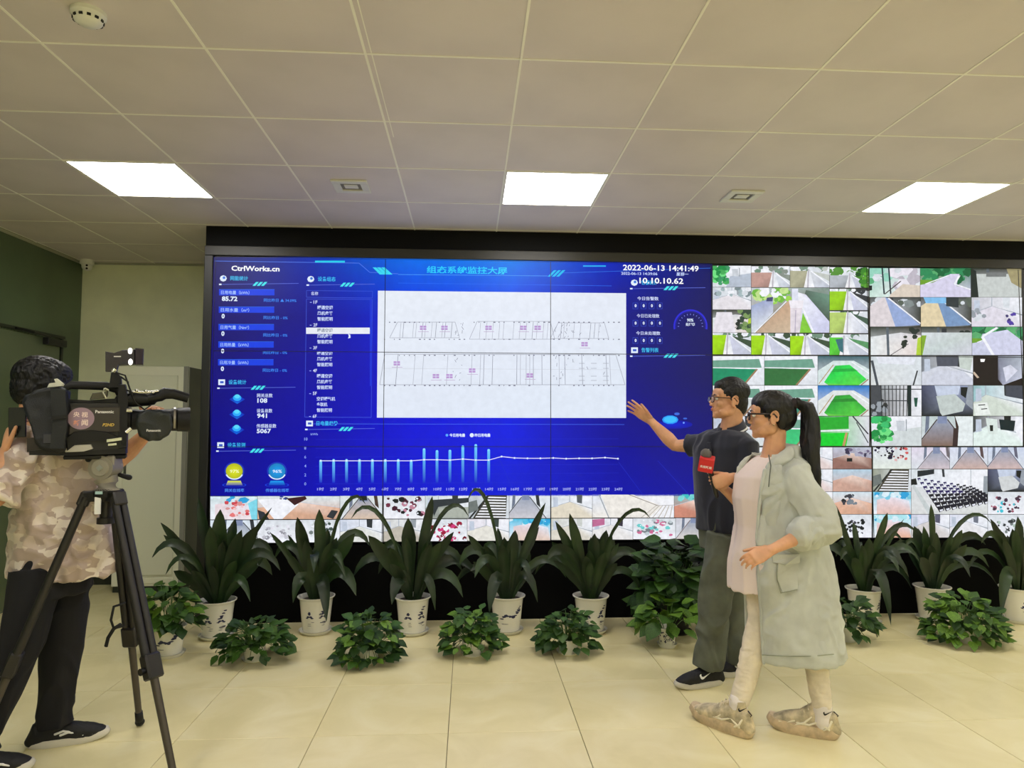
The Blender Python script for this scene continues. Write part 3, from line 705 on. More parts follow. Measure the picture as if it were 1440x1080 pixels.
def f_night(r, rnd):
    f = Feed(*r, (34, 26, 26)); f.q([(.5, 0), (1, 0), (1, .75), (.6, 1), (.5, .8)], [(120, 124, 140), (170, 178, 190), (200, 204, 222), (160, 164, 186), (90, 86, 100)]); f.q([(.14, .1), (.24, .1), (.22, .2), (.15, .2)], (255, 255, 255))
    f.ln([(0, .55), (.1, .75)], .05, (200, 180, 160)); f.q([(.6, .4), (.75, .3), (.9, .5), (.66, .9)], (214, 216, 232)); return f
def f_dark(r, rnd, fl=(190, 200, 198)):
    f = Feed(*r, [(70, 74, 100), (160, 170, 200), DK, DK]); f.q([(.25, 0), (.75, 0), (.72, .3), (.3, .35)], (196, 206, 226)); f.q([(.28, .35), (.65, .28), (.85, .6), (.8, .85), (.4, 1), (.36, .9)], fl)
    f.q([(.76, .05), (.9, .05), (.86, .42), (.76, .3)], DK); f.q([(.9, 0), (1, 0), (1, .8), (.86, .6)], (150, 158, 168)); return f
def f_gate(r, rnd):
    f = Feed(*r, [(150, 205, 190), LG, WT, (200, 225, 215)]); f.blobs(0, 0, .4, .5, [(150, 210, 190), (90, 170, 120), LG], 14, .14, rnd); f.blobs(.5, 0, .95, .6, [LG, (190, 184, 196), (230, 226, 236)], 10, .14, rnd)
    for x in (.27, .4): f.ln([(x-.02, 0), (x+.02, .9)], .03, (36, 50, 60))
    f.ln([(.3, .9), (.62, .45)], .025, (70, 60, 56)); f.q([(.42, .9), (.66, .55), (1, .6), (1, 1), (.38, 1)], (216, 204, 190)); f.q([(0, .6), (.05, .6), (.05, .76), (0, .78)], DK); return f
def f_drive(r, rnd, road=(212, 208, 232)):
    f = Feed(*r, [(50, 140, 90), (60, 120, 90), LV, (216, 210, 200)]); f.blobs(0, 0, 1, .42, [(50, 140, 90), (30, 100, 60), (90, 170, 110)], 26, .12, rnd); f.q([(0, .4), (.4, .42), (.2, .62), (0, .6)], (110, 160, 50))
    f.q([(0, .58), (.25, .5), (.6, .2), (.78, .2), (.74, .4), (.72, .62), (1, .72), (1, 1), (0, 1)], [road]*9); f.ln([(.1, .55), (.56, .25)], .03, WT); f.ln([(.78, .25), (.68, .55), (1, .74)], .04, WT); return f
def f_path2(r, rnd, a=(218, 210, 214), b_=(150, 170, 214)):
    f = Feed(*r, [(80, 84, 84), (60, 66, 62), (60, 60, 50), LG]); f.blobs(0, 0, 1, .3, [DG, LG, (90, 100, 90), (130, 140, 140)], 14, .1, rnd); f.q([(.25, 0), (.31, .0), (.5, 1), (0, 1), (0, .3)], [a]*5); f.q([(.3, .0), (.36, .03), (1, .95), (.5, 1.0)], b_); f.ln([(.36, .02), (1, .9)], .035, WT); return f
def f_plaza(r, rnd):
    f = Feed(*r, [(50, 60, 50), (60, 56, 50), (228, 220, 220), (222, 228, 230)]); f.q([(0, .35), (.6, .2), (1, .3), (1, 1), (0, 1)], [(222, 228, 230), (216, 216, 222), (226, 216, 216), (228, 214, 210), (224, 230, 232)]); f.ln([(.33, .02), (.35, 1)], .05, (90, 100, 110)); f.ln([(.4, 1), (.75, .6)], .02, (110, 104, 108))
    f.blobs(.64, .35, .7, .85, [(40, 50, 44)], 8, .06, rnd); f.blobs(.8, .1, .95, .4, [(40, 50, 44)], 8, .06, rnd); f.q([(.93, .4), (1, .35), (1, 1), (.9, 1)], (176, 206, 60)); return f
def f_court(r, rnd, g=(70, 130, 70)):
    f = Feed(*r, [WT, WT, LG, WT]); f.q([(0, .15), (.9, .1), (.95, .4), (0, .45)], (110, 160, 140)); f.q([(0, .42), (.85, .45), (.6, 1), (0, 1)], [g, g, tuple(min(255, int(v*1.1)) for v in g), g]); f.ln([(.86, .45), (.6, 1)], .04, (150, 120, 90)); f.ln([(0, .4), (.9, .42)], .03, WT); return f
K = random.Random(9)
def R(x0, y0, x1, y1): return (x0, y0, x1, y1)
L = []
# top right block, 4 x 4 with one large picture
xs4 = [1002, 1056.3, 1111, 1166.5, 1221.3]
def yrow(x, a, b_): return a+(x-1002)/219*b_
ys4 = [373.5, 403.8, 435.5, 467.8, 498.5]
def r4(i, j, i2=None, j2=None): i2 = i2 or i+1; j2 = j2 or j+1; return R(xs4[i], ys4[j]+i*.7*(1 if j < 4 else 0), xs4[i2], ys4[j2]+i*.3)
f_garden(r4(0, 0), K, (60, 150, 100), (180, 190, 205)).done(); f_road(r4(1, 0), K, (190, 150, 140), LG, (130, 140, 130), .3, .6).done(); f_road(r4(2, 0), K, (170, 168, 140), (206, 210, 216), (190, 196, 190), .2, .5).done()
f = f_road(r4(3, 0), K, (176, 182, 190), (196, 200, 214), (80, 140, 50), .4, .55); f.blobs(.72, .1, 1, .9, [(60, 130, 40), (90, 160, 50), (30, 80, 30)], 26, .1, K); f.done()
f = f_room(r4(0, 1), K, (196, 206, 214), (224, 220, 226), MG, .5); f.blobs(.1, 0, 1, .35, [(160, 180, 184), LG, (120, 136, 140), WT], 20, .1, K); f.done()
f = f_plaza(r4(0, 2), K); f.blobs(.7, 0, 1, .9, [(80, 110, 70), (50, 70, 56), (120, 150, 90)], 24, .1, K); f.q([(.1, .1), (.5, .1), (.6, 1), (0, 1)], (226, 222, 230)); f.done()
f = Feed(*r4(1, 1, 3, 3), [(190, 200, 205), (120, 140, 130), LV, (150, 130, 110)]); f.blobs(.05, 0, .5, .3, [(150, 210, 70), (110, 180, 60), WT, (190, 220, 140)], 40, .06, K); f.q([(0, .4), (.28, .2), (.28, .55), (.05, 1), (0, 1)], [(160, 172, 206), (150, 160, 200), (206, 212, 228), LG, LG])
f.q([(.2, .22), (.28, .2), (.27, .3), (.19, .3)], (60, 66, 110)); f.q([(.5, .25), (.06, 1), (.62, 1)], [(196, 160, 130), (190, 165, 140), (206, 186, 160)]); f.ln([(.45, .3), (.04, 1)], .015, WT); f.q([(.7, .05), (1, .15), (1, .8), (.66, .3)], [(80, 100, 90), (110, 150, 130), (70, 80, 70), (60, 80, 70)])
f.q([(.6, .1), (.7, .15), (1, .75), (1, 1), (.68, 1), (.58, .4)], [WT, (216, 216, 236), (206, 208, 236), (200, 202, 232), LV, LV]); f.q([(.66, .55), (.78, 1), (.62, 1)], (130, 200, 60)); f.q([(.48, .28), (.67, .28), (.66, .45), (.5, .45)], (236, 232, 240)); f.q([(.5, .45), (.65, .45), (.62, 1), (.5, 1)], (222, 214, 222)); f.ln([(.57, .5), (.56, 1)], .012, (180, 170, 190)); f.ln([(.66, .45), (.8, 1)], .02, WT)
f.q([(.52, .02), (.6, .02), (.6, .28), (.52, .28)], (216, 220, 236)); f.done('larger camera picture of a path between lawns')
f_road(r4(3, 1), K, (150, 205, 20), LV, DG, .12, .5).done(); f_road(r4(3, 2), K, (180, 205, 110), WT, (70, 96, 80), .05, .5).done()
for i in range(3): f_road(r4(i, 3), K, (160, 215, 20), (204, 206, 226), (60, 80, 60), .1, .42).done()
f = f_road(r4(3, 3), K, (90, 205, 60), LG, (90, 150, 100), .15, .4); f.q([(.15, .25), (.35, .2), (.35, .9), (.25, .8)], (60, 110, 120)); f.done()
# top far right, 3 x 3
xs3 = [1222.6, 1294, 1365.3, 1436.6]; ys3 = [376.8, 418, 459.5, 499.5]
def r3(i, j, s=0): return R(xs3[i]+j*.8, ys3[j], xs3[i+1]+j*.8, ys3[j+1])
f_gate(r3(0, 0), K).done(); f_drive(r3(1, 0), K).done()
f = f_plaza(r3(2, 0), K); f.q([(.05, .2), (.85, .2), (1, .6), (1, 1), (.12, 1)], (196, 202, 200)); f.q([(0, 0), (.1, .1), (.15, 1), (0, 1)], (36, 44, 40)); f.q([(.3, .15), (.7, .15), (.7, .3), (.3, .3)], (120, 124, 124)); f.q([(.7, 0), (1, 0), (1, .7), (.8, .5)], (160, 150, 110)); f.done()
f_path2(r3(0, 1), K).done(); f = f_path2(r3(1, 1), K, (222, 206, 170), (120, 150, 190)); f.q([(.05, 0), (.5, 0), (.5, .2), (.1, .2)], (130, 190, 235)); f.q([(.5, 0), (.75, 0), (.75, .35), (.5, .3)], (50, 58, 60)); f.done()
f = f_room(r3(2, 1), K, (196, 196, 206), (220, 216, 228), LG, .4); f.blobs(.7, .5, .85, .95, [(80, 60, 160), (60, 50, 110)], 9, .05, K); f.blobs(0, .3, .25, .9, [LG, MG, (196, 170, 190)], 10, .07, K); f.done()
f_plaza(r3(0, 2), K).done(); f = f_plaza(r3(1, 2), K); f.q([(0, .2), (1, .2), (1, 1), (0, 1)], [LG, (196, 206, 204), (204, 206, 220), (196, 208, 208)]); f.q([(0, .3), (.1, .3), (.02, 1), (0, 1)], (130, 170, 50)); f.q([(.4, .05), (.5, .05), (.5, .2), (.4, .2)], DG); f.done()
f = f_drive(r3(2, 2), K, (200, 204, 226)); f.q([(.2, .25), (.7, .1), (1, .5), (1, 1), (.4, 1), (.2, .6)], LV); f.ln([(.5, .02), (.2, .35), (.42, 1)], .06, WT); f.done()
# middle right blocks, 3 x 3 each
xa = [1002.3, 1075, 1150, 1222.6]; xb = [1224.5, 1296, 1368.5, 1438.5]; ym = [500.3, 541.8, 585, 627.3]
def rm(X, i, j): return R(X[i], ym[j]+.2, X[i+1], ym[j+1])
f_court(rm(xa, 0, 0), K, (30, 140, 100)).done(); f_court(rm(xa, 1, 0), K, (50, 110, 60)).done(); f_pitch(rm(xa, 2, 0), K, (40, 215, 80), (60, 100, 110), (210, 225, 225)).done()
f_court(rm(xa, 0, 1), K, (200, 206, 206)).done(); f_court(rm(xa, 1, 1), K, (60, 130, 110)).done(); f_pitch(rm(xa, 2, 1), K, (50, 170, 60), (20, 120, 200)).done()
f_room(rm(xa, 0, 2), K, (190, 196, 210), (206, 212, 214)).done(); f_court(rm(xa, 1, 2), K, (60, 190, 120)).done()
f = Feed(*rm(xa, 2, 2), [(30, 160, 50), (220, 220, 228), (214, 214, 226), (40, 200, 60)]); f.q([(0, .05), (.6, 0), (.6, .42), (0, .45)], (40, 170, 50)); f.q([(0, .58), (.6, .55), (.55, 1), (0, 1)], (20, 205, 50)); f.ln([(0, .5), (.62, .47)], .05, WT); f.ln([(.56, .55), (.5, 1)], .05, (190, 150, 100)); f.ln([(.68, .0), (.98, .6)], .03, (60, 56, 66)); f.ln([(.75, .2), (.98, .9)], .02, DG); f.done()
f = Feed(*rm(xb, 0, 0), [(206, 216, 222), (214, 222, 228), LG, (216, 220, 220)]); f.ln([(.02, .15), (.13, 1)], .05, (70, 76, 84)); f.ln([(.92, .5), (.84, 1)], .03, DG); f.q([(.1, 0), (.9, 0), (.85, .3), (.15, .25)], (224, 228, 238)); f.done()
f = f_room(rm(xb, 1, 0), K, (120, 126, 134), (206, 210, 222), DG, .4); f.q([(.28, 0), (.72, 0), (.7, .35), (.3, .35)], (80, 84, 96)); f.q([(.72, 0), (1, 0), (.95, .5), (.74, .4)], (196, 206, 200)); f.q([(.1, .9), (.28, .5), (.8, .5), (1, .8), (1, 1), (.1, 1)], (204, 208, 222)); f.done(); f_night(rm(xb, 2, 0), K).done()
f_fence(rm(xb, 0, 1), K).done(); f_dark(rm(xb, 1, 1), K).done()
f = f_room(rm(xb, 2, 1), K, (150, 190, 196), (206, 216, 206), DG, .25); f.q([(.66, 0), (1, 0), (1, .45), (.66, .35)], (70, 74, 86)); f.q([(0, .6), (.28, .55), (.35, .95), (.05, 1)], (230, 236, 232)); f.ln([(.1, .65), (.24, .63)], .03, DK); f.ln([(.16, .78), (.28, .76)], .03, DK); f.done()
f_garden(rm(xb, 0, 2), K, (60, 190, 110), (206, 214, 216)).done()
f = f_hall(rm(xb, 1, 2), K, (190, 204, 204), (130, 104, 90), (60, 40, 36), .4, .1); f.q([(.65, 0), (.72, .35), (.7, 1), (1, 1), (1, 0)], (226, 234, 236)); f.q([(.62, .4), (.72, .4), (.7, 1), (.6, 1)], (60, 46, 46)); f.done()
f = f_room(rm(xb, 2, 2), K, (60, 66, 66), (222, 236, 232), DK, .3); f.q([(.25, .05), (.48, .1), (.5, .6), (.3, .6)], (214, 226, 222)); f.q([(.52, .1), (.85, .15), (.82, .5), (.55, .45)], (24, 40, 44)); f.q([(.33, .3), (.4, .3), (.4, .5), (.34, .5)], DK); f.q([(.85, 0), (1, 0), (1, .9), (.85, .5)], WT); f.done()
# lower right blocks, rows of four
xc = [1002, 1058, 1114, 1171, 1226]; xd = [1227.5, 1281.3, 1335.4, 1389, 1442]; yl = [628.6, 659.6, 691.3, 723.2, 756.2]
def rl(X, i, j, i2=None, j2=None): return R(X[i], yl[j]+.2, X[i2 or i+1], yl[j2 or j+1])
for j in range(4):
    f_wood(rl(xc, 0, j), K).done(); f_room(rl(xc, 1, j), K).done()
    f_room(rl(xc, 2, j), K, (226, 224, 236), (222, 206, 204), LG).done()
f = f_wood(rl(xc, 3, 0), K, (150, 110, 100), (190, 196, 214)); f.blobs(.3, .05, 1, .4, [(60, 54, 80), (110, 100, 130), (170, 170, 190)], 26, .07, K); f.q([(.36, .5), (.5, .5), (.5, .66), (.36, .66)], DK); f.done()
f_wood(rl(xc, 3, 1), K, (206, 166, 150), (180, 206, 224)).done()
f = f_wood(rl(xc, 3, 2), K, (224, 176, 150), (210, 226, 236)); f.blobs(.25, .15, .6, .55, [DK, (60, 60, 70), (120, 130, 140)], 16, .07, K); f.done()
f_seats(rl(xc, 3, 3), K, [DK, (70, 70, 80)], 34, .05, (.1, .25, .85, .85)).done()
f = f_seats(rl(xd, 0, 0), K, [(36, 30, 60), DK], 20, .05, (.05, .0, .55, .5), (222, 230, 222)); f.blobs(.55, 0, .9, .6, [(210, 90, 90), (230, 180, 180), (120, 40, 50)], 14, .05, K); f.done()
f_hall(rl(xd, 1, 0), K, (222, 214, 232), (204, 190, 196), (110, 104, 110), .66, .15).done(); f_hall(rl(xd, 2, 0), K, (214, 220, 238), (206, 176, 166), (90, 74, 76), .55, .12).done(); f_hall(rl(xd, 3, 0), K, (200, 210, 232), (206, 180, 176), (100, 100, 120), .45, .1).done()
f_stairs(rl(xd, 0, 1), K, (70, 66, 56), (150, 156, 140)).done(); f_classroom(rl(xd, 1, 1, 3, 3), K).done('larger camera picture of a classroom full of dark seats')
f_dark(rl(xd, 3, 1), K, (206, 210, 212)).done(); f_pool(rl(xd, 0, 2), K).done(); f_seats(rl(xd, 3, 2), K, [(120, 40, 60), (70, 50, 70), (160, 90, 110), (60, 190, 210)], 30, .06, (.1, .2, .95, .9)).done()
f_pool(rl(xd, 0, 3), K, (226, 176, 150), (170, 225, 235)).done(); f_room(rl(xd, 1, 3), K, (206, 208, 228), (210, 206, 206), (90, 90, 110)).done(); f_room(rl(xd, 2, 3), K, (216, 220, 236), (228, 228, 232), (110, 116, 130)).done(); f_seats(rl(xd, 3, 3), K, [(120, 130, 130), DG, (170, 190, 180)], 24, .06).done()
# two rows under the dashboard
a0, a1, a2, a3 = 697.8, 731, 731.3, 764.6
def rb(x0, x1, row): k = lambda x: (x-295)*-.0045; return R(x0, (a0 if row == 0 else a2)+k(x0)*1, x1, (a1 if row == 0 else a3)+k(x1)*(1 if row == 0 else 2.1))
f = f_pool(rb(295.5, 362, 0), K, (236, 226, 232), (206, 222, 226)); f.blobs(.3, .2, .8, .85, [(226, 120, 120), (214, 150, 150), (240, 196, 196), (200, 70, 80)], 22, .06, K); f.q([(.8, .3), (1, .1), (1, 1), (.88, 1)], (130, 214, 232)); f.done('small camera picture with red chairs')
f = f_wood(rb(362, 478, 0), K, (222, 176, 148), (214, 226, 232)); f.q([(.0, .15), (.3, .1), (.5, .35), (.3, 1), (.2, 1)], WT); f.q([(.35, .1), (.58, .0), (.6, .12), (.45, .4)], (60, 30, 34)); f.q([(.0, .6), (.08, .7), (.14, 1), (.02, 1)], (50, 54, 60)); f.q([(.9, .6), (.98, .65), (.92, 1), (.84, .9)], DG); f.blobs(.28, 0, .36, .2, [(60, 80, 160), (30, 40, 90)], 8, .03, K); f.done()
f = f_hall(rb(478, 538.5, 0), K, (214, 222, 224), (216, 192, 170), (70, 54, 46), .55, .1); f.q([(.47, .0), (.62, 0), (.64, .2), (.45, .2)], DK); f.done()
f = f_hall(rb(295.5, 362, 1), K, (216, 226, 236), (206, 212, 216), DG, .6, .1); f.blobs(.1, .6, .9, 1, [LG, MG, (180, 190, 180)], 8, .06, K); f.done()
f_seats(rb(362, 418, 1), K, [(190, 190, 200), (226, 226, 236), (150, 150, 160)], 26, .06).done(); f_seats(rb(418, 478, 1), K, [(70, 86, 80), (120, 130, 130), (200, 206, 206)], 22, .08, (.3, .1, .8, .8)).done(); f_room(rb(478, 538.5, 1), K, (206, 214, 230), (222, 224, 220)).done()
f = f_seats(rb(539.5, 598, 0), K, [(110, 50, 70), (70, 30, 46), (190, 130, 150), DK], 28, .08, (.1, .1, .95, .85)); f.done('small camera picture with dark red tables')
f = f_room(rb(598, 659, 0), K, (200, 212, 216), (150, 156, 150), DG, .3); f.q([(.1, .2), (1, .1), (1, .3), (.3, .5), (.2, .9)], (50, 56, 60)); f.q([(.3, .55), (1, .5), (1, .95), (.35, .95)], (170, 176, 166)); f.done()
f_stairs(rb(659, 716, 0), K, (60, 58, 50), (186, 194, 200)).done('small camera picture of a staircase')
f_hall(rb(716, 774, 0), K, (222, 228, 236), (206, 204, 210), DG, .4, .08).done()
f_room(rb(539.5, 600, 1), K, (206, 208, 206), (190, 184, 172), MG, .35).done(); f_seats(rb(600, 657, 1), K, [(150, 30, 60), (206, 60, 120), (110, 20, 40), WT], 40, .07, (.1, .15, .95, .95)).done()
f_room(rb(657, 716, 1), K, (226, 222, 232), (226, 224, 216), (60, 70, 66)).done(); f_pool(rb(716, 774, 1), K, (222, 200, 186), (80, 190, 225)).done()
f_room(rb(775, 833, 0), K, (216, 224, 232), (222, 214, 196), (90, 96, 100)).done()
f = Feed(*rb(833, 948, 0), [(214, 222, 236), WT, WT, (236, 232, 226)]); f.q([(.1, 0), (.5, 0), (.85, .5), (.7, 1), (.22, 1)], (234, 230, 224)); f.ln([(.08, 0), (.2, 1)], .012, MG); f.ln([(.45, 0), (.8, .48), (1, .45)], .014, (90, 80, 80))
for k in range(6): f.l = 4; f.ln([(.6+k*.07, 1), (.78+k*.04, .48)], .012, (190, 184, 176))
f.done(); f = f_wood(rb(948, 1001.3, 0), K, (206, 140, 120), (150, 176, 180)); f.blobs(.1, 0, .6, .2, [(60, 190, 190), (120, 210, 210)], 8, .08, K); f.done()
f_room(rb(775, 833, 1), K, (206, 208, 200), (216, 212, 200), (200, 204, 200)).done(); f = f_room(rb(833, 890, 1), K, (222, 222, 232), (228, 226, 226), (60, 56, 70)); f.q([(0, .05), (.3, 0), (.3, .3), (0, .4)], (190, 110, 150)); f.done()
f = f_seats(rb(890, 950, 1), K, [(206, 110, 150), (190, 200, 206), (120, 130, 136), (110, 206, 206)], 34, .07, (.1, .05, .95, .8)); f.done(); f_hall(rb(950, 1001.3, 1), K, (206, 206, 216), (214, 208, 204), (110, 90, 90), .5, .1).done()
# the next column of screens starts at the very edge of the photograph
for j in range(3):
    for i in range(3):
        x0 = PX0+PW*5+i*PW/3; z1 = PZ0+PH*(3-j)
    for i, fn in enumerate((f_room, f_hall, f_wood)):
        for k in range(3):
            xx0, xx1 = PX0+PW*5+i*PW/3, PX0+PW*5+(i+1)*PW/3; zz1 = PZ0+PH*(3-j)-k*PH/3; zz0 = zz1-PH/3
            f = fn((0, 0, 1, 1), K)
            s = f.S; me_v = [(xx0+((p[0]-at(.25, .25, YS)[0])/(at(.75, .25, YS)[0]-at(.25, .25, YS)[0]))*(xx1-xx0), p[1], zz1-((at(.25, .25, YS)[2]-p[2])/(at(.25, .25, YS)[2]-at(.25, .75, YS)[2]))*(zz1-zz0)) for p in s.v]
            s.v = me_v; f.done()

# ---------------------------------------------------------------- people
M_SKIN = mat('skin', (214, 160, 122), .5, noise=.07, nscale=14, bump=.05, bscale=400, sss=.12)
M_SKINP = mat('lip_colour', (180, 98, 84), .45)
M_HAIR = mat('black_hair', (13, 12, 13), .42, bump=.5, bscale=60, aniso=(6, 6, 1.2), spec=.4)
M_GLS = mat('dark_glasses', (34, 18, 18), .25)
M_EYE = mat('eye', (225, 222, 214), .2); M_IRIS = mat('dark_iris', (24, 16, 12), .2)

def head_shapes(B, T, fem=False):
    """skull, jaw, brow, nose, lips' bed and ears; local x = face, y = left, z = up, origin between the ears' height"""
    e = lambda c, r, rot=None: B.ell(tp(T, c), r, n=20, rot=T[:3, :3] if rot is None else T[:3, :3] @ rot)
    e((-.017, 0, .028), (.093, .074, .084)); e((.03, 0, -.025), (.060, .058, .083)); e((.045, 0, .03), (.042, .058, .05))
    e((.045, 0, -.078), (.041, .040, .03)); e((.070, 0, -.094), (.017, .02, .016))
    for s in (-1, 1):
        e((.008, s*.046, -.058), (.036, .018, .034)); e((.055, s*.036, -.027), (.024, .021, .02)); e((.075, s*.026, .017), (.013, .026, .008))
        e((.03, s*.045, -.072), (.034, .016, .022)); e((.092, s*.0125, -.032), (.011, .008, .008))
        # ear: plate, rim and lobe
        R_ = np.array(Matrix.Rotation(-.25, 3, 'Y')); c = np.array((-.012, s*.076, -.012))
        e(c, (.016, .006, .027), R_)
        pts = [c+R_ @ np.array((.020*math.cos(a)*(.95 if a > 0 else .7), s*.006, .031*math.sin(a))) for a in np.linspace(-1.9, 3.6, 14)]
        B.loft([tp(T, p) for p in pts], [.0042]*14, n=8, rnd=True); e(c+(.002, s*.001, -.031), (.009, .006, .009))
    B.loft([tp(T, p) for p in ((.080, 0, .018), (.090, 0, -.004), (.101, 0, -.022), (.100, 0, -.030))], [(.007, .008), (.008, .009), (.0105, .010), (.009, .007)], n=12, up=T[:3, 2], rnd=True)
    e((.083, 0, -.053), (.011, .023, .0065)); e((.081, 0, -.063), (.011, .019, .007)); e((.07, 0, -.058), (.018, .03, .018))
def face_parts(T, parent, brow=True):
    e = lambda B, c, r, n=12: B.ell(tp(T, c), r, n=n, rot=T[:3, :3])
    B = MB(); e(B, (.0915, 0, -.0545), (.006, .018, .0035)); e(B, (.0905, 0, -.0625), (.006, .0155, .0042)); B.build('lips', M_SKINP, parent, smooth=True)
    for s in (-1, 1):
        B = MB(); e(B, (.0735, s*.030, .000), (.0105, .012, .008), 16); o = B.build('eye', M_EYE, parent, smooth=True)
        B = MB(); e(B, (.0815, s*.030, .000), (.0032, .0055, .0055)); B.build('iris', M_IRIS, o, smooth=True)
        B = MB(); B.loft([tp(T, (.087, s*.012, .020)), tp(T, (.0875, s*.028, .0255)), tp(T, (.078, s*.046, .021))], [(.0035, .002), (.004, .0028), (.003, .0015)], n=8, rnd=True); B.build('eyebrow', M_HAIR, parent, smooth=True)
def glasses(T, parent, thick=1.):
    B = MB(); w_, h_ = .0245, .017
    for s in (-1, 1):
        P = []
        for a in np.linspace(0, 2*PI, 25):
            ca, sa = math.cos(a), math.sin(a); ca = math.copysign(abs(ca)**.6, ca); sa = math.copysign(abs(sa)**.6, sa)
            P.append(tp(T, (.100-abs(ca*w_+s*0)*.05-.10*max(0, (s*(s*.032+ca*w_)-.03)), s*.032+ca*w_, -.002+sa*h_)))
        B.loft(P, [.0022*thick]*25, n=8, up=T[:3, 2])
        B.loft([tp(T, (.096, s*.056, .008)), tp(T, (.085, s*.068, .008)), tp(T, (.03, s*.077, .006)), tp(T, (-.012, s*.081, .004)), tp(T, (-.024, s*.082, -.012))], [(.002, .0024*thick)]*5, n=8, up=T[:3, 2], rnd=True)
    B.loft([tp(T, (.101, -.009, .002)), tp(T, (.104, 0, .004)), tp(T, (.101, .009, .002))], [.002]*3, n=8, up=T[:3, 2])
    g = B.build('glasses', M_GLS, parent, smooth=True)
    lm = bpy.data.materials.get('lens') or bpy.data.materials.new('lens')
    if not lm.use_nodes or lm.node_tree.nodes['Principled BSDF'].inputs['Transmission Weight'].default_value == 0:
        lm.use_nodes = True; p = lm.node_tree.nodes['Principled BSDF']; p.inputs['Transmission Weight'].default_value = 1; p.inputs['Roughness'].default_value = .02; p.inputs['IOR'].default_value = 1.1
    for s in (-1, 1):
        B = MB(); B.loft([tp(T, (.0985, s*.032, -.002)), tp(T, (.0995, s*.032, -.002))], [(.023, .016)]*2, n=20, up=T[:3, 2]); B.build('lens', lm, g)
def hand_shapes(B, T, side=1, curl=((.3, .4, .3),)*4, thumb=((.75, .7, -.25), .35), spread=.05, k=1.0):
    """palm, four unequal bent fingers and a thumb; x = wrist to fingers, -z = palm side, thumb on side*y"""
    K_ = np.eye(4); K_[:3, :3] = T[:3, :3]*k; K_[:3, 3] = T[:3, 3]; T = K_; u = T[:3, 2]/k
    S2 = np.sign(side)
    B.loft([tp(T, p) for p in ((-.03, 0, 0), (0, 0, 0), (.03, S2*.002, 0), (.065, 0, .001), (.092, -S2*.001, .0))], [(.026*k, .019*k), (.028*k, .018*k), (.036*k, .017*k), (.041*k, .0145*k), (.039*k, .011*k)], n=16, up=u, rnd=True, sq=.85)
    B.loft([tp(T, p) for p in ((.01, S2*.022, -.006), (.045, S2*.03, -.008))], [(.016*k, .014*k), (.012*k, .012*k)], n=12, up=u, rnd=True)
    ys = (.0300, .0103, -.0098, -.0290); ls = (.90, 1.0, .94, .74)
    for i in range(4):
        c = curl[i] if len(curl) == 4 else curl[0]; a = 0; p = np.array((.088-abs(i-1.2)*.003, S2*ys[i], 0)); P = [p+np.array((-.015, 0, 0)), p.copy()]; sp = S2*(1.3-i)*spread
        for L_, c_ in zip((.044, .027, .021), c):
            a -= c_; d = np.array((math.cos(a)*math.cos(sp), math.sin(sp), math.sin(a))); p = p+d*L_*ls[i]; P.append(p.copy())
        r = (.0088, .0090, .0082, .0073, .0064); r = [v*k*(.88 if i == 3 else 1) for v in r]
        B.loft([tp(T, q) for q in P], r, n=10, up=u, rnd=True)
    d = np.array(thumb[0], float); d[1] *= S2; d /= np.linalg.norm(d); p = np.array((.018, S2*.026, -.006)); P = [p]
    d2 = d*math.cos(thumb[1])+np.array((1., 0, 0))*math.sin(thumb[1]); d2 /= np.linalg.norm(d2)
    P += [p+d*.04, p+d*.04+d2*.032, p+d*.04+d2*.056]
    B.loft([tp(T, q) for q in P], [.0125*k, .0108*k, .0092*k, .0075*k], n=10, up=u, rnd=True)
def torso_core(B, C, f, shw, zsh, zhip, depth=.1, wide=.15):
    """body under the clothes; f = turn of the chest about the vertical"""
    B.rings([(C[0], C[1], zhip-.1, wide*.8, depth*.8, f), (C[0], C[1], zhip, wide, depth, f), (C[0], C[1], (zhip+zsh)/2, wide*.85, depth*.85, f), (C[0], C[1], zsh-.12, wide, depth, f), (C[0], C[1], zsh-.02, wide*.7, depth*.65, f)], n=20)
def mid(a, b, t): return np.array(a)*(1-t)+np.array(b)*t
